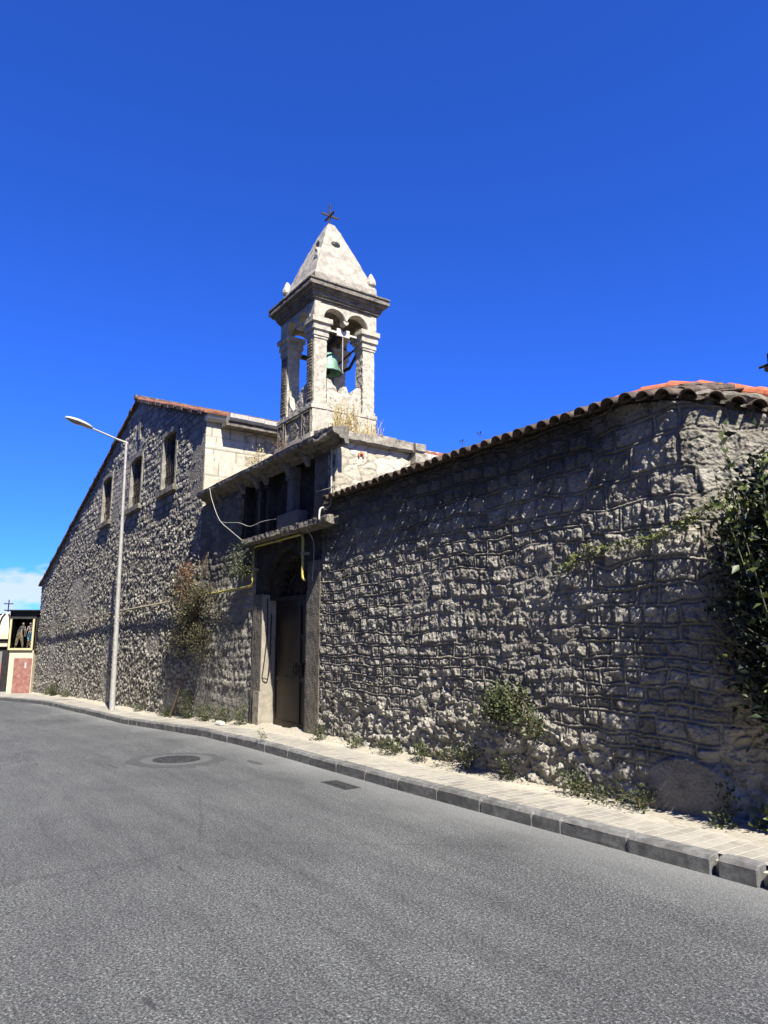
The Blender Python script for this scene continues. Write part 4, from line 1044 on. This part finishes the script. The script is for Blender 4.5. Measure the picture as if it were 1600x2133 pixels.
cable('thin pale cable sagging along the blackened attic wall to the plaque', [(-15.6, 5.84, 4.55), (-14.9, 5.80, 4.30), (-14.0, 5.80, 4.16), (-13.4, 5.8, 4.0), (-12.9, 5.84, 4.03), (-12.3, 5.86, 4.0)], .006)
cable('vertical pale conduit on the gatehouse corner above the ledge', [(-10.28, 5.91, 4.95), (-10.28, 5.91, 4.4), (-10.28, 5.90, 3.95), (-10.26, 5.70, 3.86), (-10.2, 5.64, 3.65)], .016)
cable('loose cable from the corner conduit to the tile eave', [(-10.75, 5.88, 4.26), (-10.3, 5.84, 4.22), (-10.0, 5.82, 4.20), (-9.8, 5.75, 4.15)], .007)
cable('dark cable slanting down from the gatehouse corner to the ledge', [(-10.15, 5.86, 4.25), (-10.5, 5.85, 4.0), (-10.85, 5.85, 3.8)], .007, 'blackpipe')
cable('pale wire dropping from the ledge down the wall, right of the yellow pipe', [(-10.78, 5.70, 3.6), (-10.80, 5.86, 3.4), (-10.78, 5.87, 3.1), (-10.82, 5.87, 2.7)], .006)
cable('black cable looped down the pale door jamb', [(-12.86, 5.99, 2.5), (-12.85, 6.0, 1.8), (-12.87, 5.95, 1.15), (-12.87, 5.93, 1.02), (-12.83, 5.96, .98), (-12.82, 6.05, 1.1), (-12.82, 6.07, 2.2)], .012, 'blackpipe')

# ================================================================== road details
mh = empty('manhole_cover', (-10.4, 3.55, .0), 'round cast iron manhole cover in a concrete ring on the road', 'manhole cover')
mx, my = -10.42, 3.52
def disc(bm, r, z0, z1, n=48, jag=0, seed=0, sx=1, sy=1):
    rr = random.Random(seed); pts = [(mx + sx * (r + rr.uniform(-jag, jag)) * math.cos(2 * math.pi * i / n), my + sy * (r + rr.uniform(-jag, jag)) * math.sin(2 * math.pi * i / n)) for i in range(n)]
    prism(bm, pts, 'z', z0, z1)
bm = NB(); disc(bm, .50, .0, .008); obj('concrete_ring', bm, 'concrete', mh)
bm = NB(); disc(bm, .33, .004, .016); obj('frame', bm, 'castiron', mh)
bm = NB(); disc(bm, .29, .010, .020)
for i in range(12):
    for rr_ in (.10, .17, .24):
        t = 2 * math.pi * i / 12 + rr_ * 3; box(bm, mx + rr_ * math.cos(t) - .017, mx + rr_ * math.cos(t) + .017, my + rr_ * math.sin(t) - .017, my + rr_ * math.sin(t) + .017, .019, .028)
obj('lid', bm, 'castiron', mh)
def flat_patch(label, c, rx, ry, seed, z=.004):
    rr = random.Random(seed); n = 40
    pts = [(c[0] + rx * math.cos(2 * math.pi * i / n) * (1 + .12 * math.sin(3 * i + seed) + rr.uniform(-.05, .05)), c[1] + ry * math.sin(2 * math.pi * i / n) * (1 + rr.uniform(-.08, .08))) for i in range(n)]
    bm = NB(); prism(bm, pts, 'z', -.01 + z, z); o = obj('asphalt_patch', bm, 'patch'); tag(o, kind='structure'); return o
flat_patch('', (mx, my), .68, .66, 2)
dg = empty('drain_grate', (-7.52, 4.50, 0), 'small dark rectangular drain grate in the road near the kerb', 'drain grate')
bm = NB(); box(bm, -7.80, -7.24, 4.40, 4.61, -.01, .005); obj('rim', bm, 'castiron', dg)
bm = NB(); box(bm, -7.77, -7.27, 4.43, 4.58, .0, .0075)
for i in range(12):
    X = -7.75 + i * .042; box(bm, X, X + .02, 4.435, 4.575, .0075, .014)
obj('bars', bm, 'castiron', dg)
flat_patch('', (-9.6, 4.35), .22, .05, 6)

# ================================================================== unseen houses added across the street to cut skylight (behind the viewer)
M['darkpanel'] = simple('dark interior board', (.03, .032, .036), (.06, .062, .07), 3, .5, bd=0)
M['stucco'] = simple('dull brown stucco', (.10, .09, .075), (.17, .15, .13), 4, .95, bd=.006, bs=30)
for hx_, w_, hgt, lab in ((-34, 16, 9.5, 'brown stucco house added across the street to cut skylight, farthest down the hill'), (-17, 15, 11, 'tallest added brown stucco house across the street'), (-1, 14, 10, 'brown stucco house added across the street to cut skylight, nearest the viewer')):
    hh_ = empty('unseen_house', (hx_, -6, 0), lab, 'unseen_house', 'unseen houses added across the street')
    bm = NB(); box(bm, hx_ - w_ / 2, hx_ + w_ / 2, -14, -4.6, -1.2, hgt); obj('wall', bm, 'stucco', hh_)
    bm = NB(); prism(bm, [(-4.35, hgt), (-14.2, hgt), (-9.3, hgt + 1.6)], 'x', hx_ - w_ / 2 - .1, hx_ + w_ / 2 + .1); obj('roof', bm, 'redold', hh_)
    for fl in range(3):
        for k in range(5):
            X = hx_ - w_ / 2 + w_ * (k + .5) / 5; Z = 1.2 + fl * 3.1
            bm = NB(); box(bm, X - .6, X + .6, -4.62, -4.52, Z - .08, Z + 1.6); wn = obj('window', bm, 'darkpanel', hh_)

# ================================================================== kiosk at the far left
KXc, KYc = -38.6, 4.75
view = Vector((.84, -.54, 0)).normalized(); kr = Vector((.54, .84, 0)).normalized()   # kiosk faces the camera
KZ0 = gz(-39.5) + .1
def kp(u, v, z): return tuple(Vector((-39.7, 4.55, 0)) + kr * (u * .80 + .30) + view * v + Vector((0, 0, KZ0 + (z - KZ0) * .865)))
def kbox(bm, u0, u1, v0, v1, z0, z1):
    vs = [bm.verts.new(kp(u, v, z)) for u in (u0, u1) for v in (v0, v1) for z in (z0, z1)]
    for f in ((0, 1, 3, 2), (4, 6, 7, 5), (0, 4, 5, 1), (2, 3, 7, 6), (0, 2, 6, 4), (1, 5, 7, 3)): bm.faces.new([vs[i] for i in f])
M['cream'] = simple('cream painted render', (.58, .53, .40), (.70, .66, .54), 6, .8, stain=(.62, .58, .48))
M['yellowframe'] = simple('yellow painted frame', (.62, .54, .32), (.74, .66, .42), 6, .6, bd=0)
M['reddoor'] = simple('faded red steel door', (.24, .095, .08), (.32, .145, .125), 5, .7, bd=.002, stain=(.42, .26, .24), stain_scale=7)
M['blackmetal'] = simple('black sheet metal', (.012, .012, .013), (.03, .03, .032), 5, .6, bd=0)
M['skin'] = simple('mannequin plastic', (.52, .42, .34), (.6, .5, .4), 5, .6, bd=0)
M['glass'] = bpy.data.materials.new('window glass'); M['glass'].use_nodes = True
_n = M['glass'].node_tree; _b = _n.nodes['Principled BSDF']; _b.inputs['Transmission Weight'].default_value = 1; _b.inputs['Roughness'].default_value = .02; _b.inputs['IOR'].default_value = 1.1
kz = gz(-39.5) + .1
kk = empty('kiosk', kp(0, 0, kz), 'narrow cream kiosk with display window above a faded red door', 'kiosk')
bm = NB(); kbox(bm, -.02, 1.42, -1.3, .0, kz, kz + 2.40); obj('wall', bm, 'cream', kk)
bm = NB(); kbox(bm, .32, 1.38, -.002, .03, kz + .02, kz + 1.96); d_ = obj('door', bm, 'reddoor', kk)
bm = NB(); kbox(bm, .98, 1.07, .03, .04, kz + 1.42, kz + 1.72); obj('notice', bm, 'white_iron', d_)
bm = NB(); kbox(bm, .22, .30, -.002, .025, kz + .0, kz + 1.96); obj('door_frame', bm, 'cream', kk)
bm = NB()
kbox(bm, -.12, 1.5, -1.3, -1.25, kz + 2.41, kz + 4.6); kbox(bm, -.16, -.10, -1.3, .06, kz + 2.3, kz + 4.6); kbox(bm, 1.44, 1.5, -1.3, .0, kz + 2.41, kz + 4.6)
kbox(bm, -.1, 1.44, -1.25, .04, kz + 4.16, kz + 4.6)
obj('display_case', bm, 'darkpanel', kk)
bm = NB(); kbox(bm, -.1, -.0, .045, .10, kz + 2.52, kz + 4.15); kbox(bm, 1.28, 1.38, .045, .10, kz + 2.52, kz + 4.15); kbox(bm, -.1, 1.38, .045, .101, kz + 2.41, kz + 2.519); obj('window_frame', bm, 'yellowframe', kk)
bm = NB(); kbox(bm, -.0, 1.28, .05, .058, kz + 2.52, kz + 4.15); obj('pane', bm, 'glass', kk)
bm = NB(); vs = []
prism_pts = None
kbox(bm, -.45, 1.62, -1.5, .25, kz + 4.601, kz + 4.66); obj('roof', bm, 'blackmetal', kk)
# two dressed figures standing in the display window
def figure(u, v, lean, label, shirt, trousers, long_legs):
    z0 = kz + 2.52; e = empty('mannequin', kp(u, v, z0), label, 'mannequin')
    H = 1.52
    P = {'pel': (0, .50), 'wa': (lean * .3, .60), 'ch': (lean * .8, .74), 'nk': (lean * 1.1, .84), 'hd': (lean * 1.3, .90), 'ht': (lean * 1.35, .97)}
    verts = []; idx = {}; rad = []
    def add(k, du, z, dv, r): idx[k] = len(verts); verts.append(kp(u + du, v + dv, z0 + z * H)); rad.append(r)
    add('pel', 0, .50, 0, .10); add('wa', lean * .3, .60, 0, .085); add('ch', lean * .8, .74, 0, .11); add('nk', lean * 1.1, .83, 0, .04); add('hd', lean * 1.3, .90, 0, .075); add('ht', lean * 1.35, .96, 0, .06)
    for s, nm in ((-1, 'l'), (1, 'r')):
        sp = .22 if long_legs else .09
        add(nm + 'hip', s * .07, .47, 0, .075); add(nm + 'kn', s * sp * .7, .26, .02, .055); add(nm + 'an', s * sp, .04, 0, .035); add(nm + 'to', s * sp, .015, .09, .03)
        add(nm + 'sh', lean * .9 + s * .13, .79, 0, .05); add(nm + 'el', lean * .8 + s * .21, .62, .02, .035); add(nm + 'wr', lean * .6 + s * .23, .47, .05, .025); add(nm + 'ha', lean * .6 + s * .24, .42, .06, .028)
    E_ = [('pel', 'wa'), ('wa', 'ch'), ('ch', 'nk'), ('nk', 'hd'), ('hd', 'ht')]
    for nm in 'lr': E_ += [('pel', nm + 'hip'), (nm + 'hip', nm + 'kn'), (nm + 'kn', nm + 'an'), (nm + 'an', nm + 'to'), ('ch', nm + 'sh'), (nm + 'sh', nm + 'el'), (nm + 'el', nm + 'wr'), (nm + 'wr', nm + 'ha')]
    def skinned(nm, keys, grow, mat):
        ks = [k for k in idx if k in keys]; mp_ = {k: i for i, k in enumerate(ks)}
        me = bpy.data.meshes.new(nm); me.from_pydata([verts[idx[k]] for k in ks], [(mp_[a], mp_[b]) for a, b in E_ if a in mp_ and b in mp_], [])
        o = link(nm, me, mat, e); m = o.modifiers.new('skin', 'SKIN'); sv = me.skin_vertices[0].data
        for i, k in enumerate(ks): sv[i].radius = (rad[idx[k]] * grow,) * 2; sv[i].use_root = (i == 0)
        o.modifiers.new('sub', 'SUBSURF').levels = 1; o.modifiers['sub'].render_levels = 1; return o
    skinned('body', set(idx), 1, 'skin')
    skinned('shirt', {'wa', 'ch', 'lsh', 'rsh', 'lel', 'rel'} if not long_legs else {'wa', 'ch', 'lsh', 'rsh'}, 1.22, shirt)
    skinned('trousers', {'pel', 'wa', 'lhip', 'rhip', 'lkn', 'rkn'} | ({'lan', 'ran'} if long_legs else set()), 1.3, trousers)
M['beige'] = simple('beige cloth', (.55, .46, .28), (.68, .6, .4), 8, .9); M['lilac'] = simple('pale pink cloth', (.60, .48, .55), (.7, .6, .64), 8, .9); M['sky_cloth'] = simple('light blue cloth', (.14, .42, .58), (.2, .5, .66), 8, .9); M['greycloth'] = simple('grey cloth', (.25, .24, .25), (.34, .33, .34), 8, .9)
figure(.42, -.16, .12, 'mannequin in wide beige trousers, left in the kiosk window', 'greycloth', 'beige', True)
figure(1.02, -.16, .0, 'mannequin in pink shirt and blue shorts, right in the kiosk window', 'lilac', 'sky_cloth', False)

# dark shop front left of the kiosk, and the small dome with its cross beyond
ds = empty('shop_building', (-46, 4, -1), 'dark low shop front with a red and grey poster left of the kiosk', 'building')
bm = NB(); box(bm, -50, -43.0, 3.6, 9, -1.4, 1.55); obj('wall', bm, 'blackmetal', ds)
bm = NB(); box(bm, -50, -42.85, 3.4, 9, 1.56, 1.72); box(bm, -50, -42.9, 3.4, 9, 1.95, 2.12); obj('ledge', bm, 'cream', ds)
bm = NB(); box(bm, -50, -43.0, 3.62, 9, 1.72, 1.95); obj('fascia', bm, 'blackmetal', ds)
def poster_mat():
    m, nt, b, v = base('poster', .6); sp = nt.nodes.new('ShaderNodeSeparateXYZ'); nt.links.new(v, sp.inputs[0])
    mr = nt.nodes.new('ShaderNodeMapRange'); mr.inputs['From Min'].default_value = -.9; mr.inputs['From Max'].default_value = 1.5; nt.links.new(sp.outputs['Z'], mr.inputs['Value'])
    n = tex(nt, 'Noise', 3, 4, .6, v); mm = nt.nodes.new('ShaderNodeMath'); mm.operation = 'MULTIPLY_ADD'; nt.links.new(n.outputs['Fac'], mm.inputs[0]); mm.inputs[1].default_value = .4; nt.links.new(mr.outputs[0], mm.inputs[2])
    nt.links.new(ramp(nt, mm.outputs[0], [(.2, (.45, .3, .3)), (.4, (.4, .03, .04)), (.7, (.45, .10, .12)), (.95, (.22, .23, .25))]), b.inputs['Base Color']); return m
M['poster'] = poster_mat()
bm = NB(); box(bm, -42.99, -42.95, 4.35, 4.86, -.75, 1.3); obj('poster', bm, 'poster', ds)
dc = empty('domed_chapel', (-62, 6, -1.4), 'small ribbed white dome with a thin cross behind the kiosk', 'chapel')
D0 = (-60, 6.9, 0)
bm = NB(); lathe(bm, D0, [(1.9, 2.55), (1.9, 2.85), (1.75, 2.88), (1.62, 3.2), (1.2, 3.6), (.6, 3.86), (.12, 3.95), (.08, 4.05), (0, 4.05)], 32); box(bm, D0[0] - 2.2, D0[0] + 2.2, D0[1] - 2.2, D0[1] + 2.2, -1.8, 2.55); obj('dome', bm, 'cream', dc)
for i in range(16):
    bm = NB(); t = 2 * math.pi * i / 16; tube(bm, [(D0[0] + r * math.cos(t), D0[1] + r * math.sin(t), z) for r, z in ((1.78, 2.88), (1.66, 3.2), (1.24, 3.62), (.64, 3.88))], .07, 5)
    obj('rib', bm, 'blackmetal', dc)
bm = NB(); tube(bm, [(D0[0], D0[1], 4.0), (D0[0], D0[1], 4.98)], .04, 6); box(bm, D0[0] - .3, D0[0] + .3, D0[1] - .3, D0[1] + .3, 4.66, 4.71)
obj('cross', bm, 'iron', dc)

# dark pole top behind the wall at the right edge
up_ = empty('antenna_mast', (-4.4, 9, 0), 'dark mast top with a clamp at the right edge above the tiled wall', 'mast')
bm = NB(); tube(bm, [(-4.36, 9, 0), (-4.36, 9, 5.32)], .028, 8); obj('mast', bm, 'iron', up_)
bm = NB(); tube(bm, [(-4.5, 9, 5.17), (-4.1, 9, 5.19)], .018, 6); box(bm, -4.42, -4.30, 8.96, 9.04, 5.09, 5.14); obj('clamp', bm, 'iron', up_)

# ================================================================== plants
rnd = random.Random(5)
# big shrub growing out of the rubble wall left of the door
cl = []
for i in range(46):
    t = rnd.random(); X = -16.75 + rnd.gauss(0, .78) + (.3 if t > .6 else 0); cl.append((X, 5.72 + rnd.uniform(-.12, .1), 1.75 + t * 1.5 - abs(X + 16.75) * .30 + rnd.gauss(0, .12)))
shrub('wall_shrub', 'large dusty green shrub hanging from the wall left of the doorway', 'shrub', (-16.5, 5.88, 2.3), cl, 7500, .12, .05, 'caper', seed=11, tone=(0, .9), stem_r=.012)
cl = [(-16.75 + rnd.gauss(0, .22), 5.72 + rnd.uniform(-.1, .06), 2.75 + .8 * rnd.random()) for _ in range(14)]
shrub('dry_shrub', 'rust red dry shrub top above the large wall shrub', 'shrub', (-16.7, 5.88, 2.8), cl, 1100, .09, .045, 'rust', seed=12, stem_r=.009)
cl = [(-15.9 + rnd.gauss(0, .28), 5.76 + rnd.uniform(-.08, .08), 3.5 - .5 * rnd.random()) for _ in range(9)]
shrub('dry_creeper', 'bare dry creeper hanging on the dark wall above the shrub', 'creeper', (-15.9, 5.88, 3.75), cl, 40, .07, .03, 'straw', seed=13, hang=-.1, stem_r=.004)
cl = [(-13.75 + rnd.gauss(0, .22), 5.72 + rnd.uniform(-.1, .1), 3.22 + rnd.gauss(0, .16)) for _ in range(14)]
shrub('wall_shrub', 'small leafy green shrub on the dark wall just below the ledge', 'shrub', (-13.7, 5.9, 3.1), cl, 700, .08, .05, 'weed', seed=14, tone=(.3, 1))
# hanging plant on the right wall
cl = [(-6.02 + rnd.gauss(0, .16), 5.80 + rnd.uniform(-.08, .06), .93 + rnd.gauss(0, .10)) for _ in range(22)] + [(-5.8 + i * .09, 5.84, .80 - i * .06) for i in range(3)]
shrub('wall_shrub', 'round green caper shrub growing low from the pointed stone wall', 'shrub', (-5.95, 5.92, 1.02), cl, 2400, .06, .04, 'weed', seed=15, tone=(.1, 1))
# weeds along the foot of the wall
spots = [(-33.2, 0.9, .65, 'dark bushy weed at the foot of the rubble wall near the kiosk'), (-30.5, .6, .3, 'low weed right of the bushy one near the kiosk'), (-34.8, .5, .3, 'low weed nearest the kiosk at the far end of the wall'),
         (-20.6, .35, .25, 'small weed beside the foot of the street lamp'), (-18.0, .5, .35, 'low weed between the street lamp and the tall weed'), (-16.6, .35, .85, 'tall leafy weed at the wall foot under the big shrub'),
         (-15.5, .6, .40, 'spreading weed right of the tall weed'), (-14.4, .5, .40, 'bushy weed left of the white debris'), (-13.5, .28, .50, 'upright weed against the pale door jamb'),
         (-10.25, .14, .42, 'thin upright weed just right of the doorway'), (-9.2, .12, .16, 'tiny weed tuft right of the thin upright weed'), (-8.35, .32, .30, 'green weed clump along the middle of the pavement edge'),
         (-7.7, .28, .25, 'second green weed clump, right of the first'), (-6.9, .35, .35, 'dark sprawling weed below the caper shrub, left'), (-6.1, .06, .4, 'single weed stem below the caper shrub'),
         (-5.15, .16, .22, 'small weed right of the single stem'), (-4.85, .3, .33, 'dark weed clump left of the cement patch, first'), (-4.4, .26, .34, 'dark weed clump against the cement patch'),
         (-3.62, .20, .36, 'grey green weed right of the cement patch'), (-3.28, .2, .28, 'broad leaved yellow green weed at the right edge')]
for i, (X, w, h, lab) in enumerate(spots):
    n = max(3, int(w * h * 60)); wy = 5.86 if X < -3.7 else 5.9 + (X + 3.7) * .3
    cl = [(X + rnd.gauss(0, w * .42), wy - rnd.uniform(0, .16), gz(X) + .14 + .72 * h * rnd.random() ** 1.3) for _ in range(n)]
    shrub('weed', lab, 'weed', (X, wy, gz(X) + .12), cl, int(n * 46) + 60, .05, .038 if X < -3.4 else .07, 'weed' if X < -3.4 else 'vine', group='weeds along the foot of the wall', seed=20 + i, tone=(.05, 1), stem_r=.004)
shrub('weed', 'small weed in a joint of the kerb', 'weed', (-10.6, 4.92, .13), [(-10.6, 4.9, .25), (-10.57, 4.92, .2)], 60, .025, .03, 'weed', seed=50, stem_r=.003)
for q, lab in (((-6.9, 5.95, 4.2), 'tiny weed sprouting from the roof tiles, left one'), ((-6.55, 5.95, 4.22), 'tiny weed sprouting from the roof tiles, right one')):
    shrub('weed', lab, 'weed', q, [(q[0], q[1], q[2] + .04)], 30, .018, .022, 'weed', seed=51, stem_r=.003)
# slanting dead branch leaning at the wall
bm = NB(); tube(bm, [(-17.6, 5.72, gz(-17.6) + .12), (-17.3, 5.76, .35), (-16.95, 5.8, .95)], [.03, .027, .02], 7); o = obj('dead_branch', bm, 'twig'); tag(o, 'pale dead branch leaning at the wall beside the tall weed', 'branch')
bm = NB(); blob(bm, (-13.95, 5.55, gz(-13.95) + .16), .20, .07, .045, 3); blob(bm, (-13.8, 5.52, gz(-13.8) + .15), .11, .05, .03, 4); o = obj('debris', bm, 'gutter'); tag(o, 'white crumpled debris on the pavement left of the doorway', 'debris')

# tree at the right edge
tr = empty('tree', (-1.9, 5.6, .1), 'dark broad leaved tree crowding the right edge in front of the wall', 'tree')
rng = np.random.RandomState(77)
def inside(X, z):
    up1 = 2.25 + 1.25 * (X + 3.74); lo1 = .45 + 1.25 * (X + 3.37)
    return lo1 < z < up1
tips = []
while len(tips) < 420:
    if len(tips) < 300: X, z = rng.uniform(-3.5, -2.6), rng.uniform(1.0, 3.1)
    else: X, z = rng.uniform(-3.0, -.6), rng.uniform(1.2, 4.9)
    Y = rng.uniform(5.66, 6.35)
    if inside(X, z) and X > -3.42 + abs(z - 2.0) ** 1.5 * .16 and Y < 5.78 + max(0, X + 3.75): tips.append((X, Y, z))
bm = NB(); tube(bm, [(-1.9, 6.0, .05), (-2.0, 6.0, .8), (-1.95, 6.02, 1.6), (-1.8, 6.0, 2.6), (-1.5, 6.0, 3.6)], [.09, .08, .07, .05, .03], 9)
P, D = [], []
for t in tips:
    t = np.array(t); zr = min(max(t[2] - .8, .6), 3.4); r0 = np.array([np.interp(zr, [.05, 1.6, 3.6], [-1.9, -1.95, -1.5]), 6.0, zr])
    mid = (r0 + t) / 2 + rng.normal(size=3) * .08
    pts = [r0 * (1 - q) ** 2 + 2 * mid * q * (1 - q) + t * q * q for q in np.linspace(0, 1, 5)]
    tube(bm, pts, [.016, .013, .010, .007, .004], 5)
    k = 95; q = rng.uniform(.35, 1.05, k)[:, None]
    p = r0 * (1 - q) ** 2 + 2 * mid * q * (1 - q) + t * q * q + rng.normal(size=(k, 3)) * np.array([.085, .05, .085])
    P.append(p); D.append(rng.normal(size=(k, 3)) * .6 + (t - r0) / np.linalg.norm(t - r0) * .5 + np.array([0, 0, .1]))
obj('trunk', bm, 'bark', tr)
P = np.concatenate(P); D = np.concatenate(D); L = rng.uniform(.045, .09, len(P))
leaves_obj('crown', P, D, L, L * .5, rng.uniform(0, 1, len(P)) ** 3.0, 'leaf', tr)
# long free shoots reaching up across the lit wall
def shoot(name, label, pts, n, leaf, mat='leaf', stem='greenstem', tone=(.3, 1), r=.005, seed=0, parent=None, jitter=.02):
    rng = np.random.RandomState(seed); P_ = [np.array(p, float) for p in pts]; out = []
    for i in range(len(P_) - 1):
        a, b, c, d = P_[max(i - 1, 0)], P_[i], P_[i + 1], P_[min(i + 2, len(P_) - 1)]
        for t in np.linspace(0, 1, 7)[:-1]: out.append(.5 * ((2 * b) + (c - a) * t + (2 * a - 5 * b + 4 * c - d) * t * t + (3 * b - a - 3 * c + d) * t ** 3))
    out.append(P_[-1]); bm = NB(); tube(bm, out, list(np.linspace(r, r * .35, len(out))), 6)
    out = np.array(out); q = rng.uniform(.02, 1, n) * (len(out) - 1); i = np.minimum(q.astype(int), len(out) - 2); f = (q - i)[:, None]
    pos = out[i] * (1 - f) + out[i + 1] * f + rng.normal(size=(n, 3)) * jitter
    dr = rng.normal(size=(n, 3)) * .8 + (out[i + 1] - out[i]) / np.linalg.norm(out[i + 1] - out[i], axis=1)[:, None] * .6 + [0, 0, .2]
    L = leaf * rng.uniform(.6, 1.2, n)
    if parent is None:
        e = empty(name, tuple(P_[0]), label, 'vine')
        obj('stem', bm, stem, e); leaves_obj('foliage', pos, dr, L, L * .55, rng.uniform(*tone, n), mat, e)
    else:
        obj(name, bm, stem, parent); leaves_obj('shoot_leaves', pos, dr, L, L * .5, rng.uniform(*tone, n), mat, parent)
shoot('shoot', '', [(-2.9, 5.6, 1.7), (-3.02, 5.6, 2.3), (-3.12, 5.62, 2.8), (-3.14, 5.62, 3.1), (-3.22, 5.62, 3.48)], 44, .10, parent=tr, seed=1, tone=(.5, 1))
shoot('shoot', '', [(-3.02, 5.55, 2.1), (-3.12, 5.55, 2.5), (-3.2, 5.55, 2.8), (-3.24, 5.55, 3.08)], 40, .10, parent=tr, seed=2, tone=(.5, 1))
shoot('shoot', '', [(-2.8, 5.6, 2.2), (-2.86, 5.6, 2.7), (-2.85, 5.6, 3.1)], 40, .09, parent=tr, seed=3, tone=(.4, 1))
shoot('climbing_vine', 'long yellow green vine stretched across the stone wall from the tree', [(-2.95, 5.7, 2.75), (-3.15, 5.72, 2.80), (-3.38, 5.76, 2.80), (-3.62, 5.80, 2.72), (-3.9, 5.83, 2.64), (-4.2, 5.85, 2.58), (-4.6, 5.86, 2.58), (-4.95, 5.86, 2.54), (-5.2, 5.87, 2.4)], 700, .045, 'vine', 'greenstem', (0, 1), .006, 5, None, .035)

# overall reflectance of the weathered surfaces, in one place: a slightly warm grey factor
for m_ in bpy.data.materials:
    if not m_.use_nodes or m_.name == 'window glass': continue
    neutral = m_.name in ('worn asphalt', 'fresh asphalt patch', 'manhole concrete', 'cast iron', 'concrete kerb')
    nt = m_.node_tree; b_ = nt.nodes.get('Principled BSDF')
    if b_ is None or not b_.inputs['Base Color'].is_linked: continue
    src = b_.inputs['Base Color'].links[0].from_socket
    out = mix(nt, 1, src, (.66, .68, .69) if neutral else (.69, .665, .61), 'MULTIPLY')
    for l in list(nt.links):
        if l.from_socket == src and l.to_node.type in ('BSDF_PRINCIPLED', 'BSDF_TRANSLUCENT'):
            nt.links.new(out, l.to_socket)
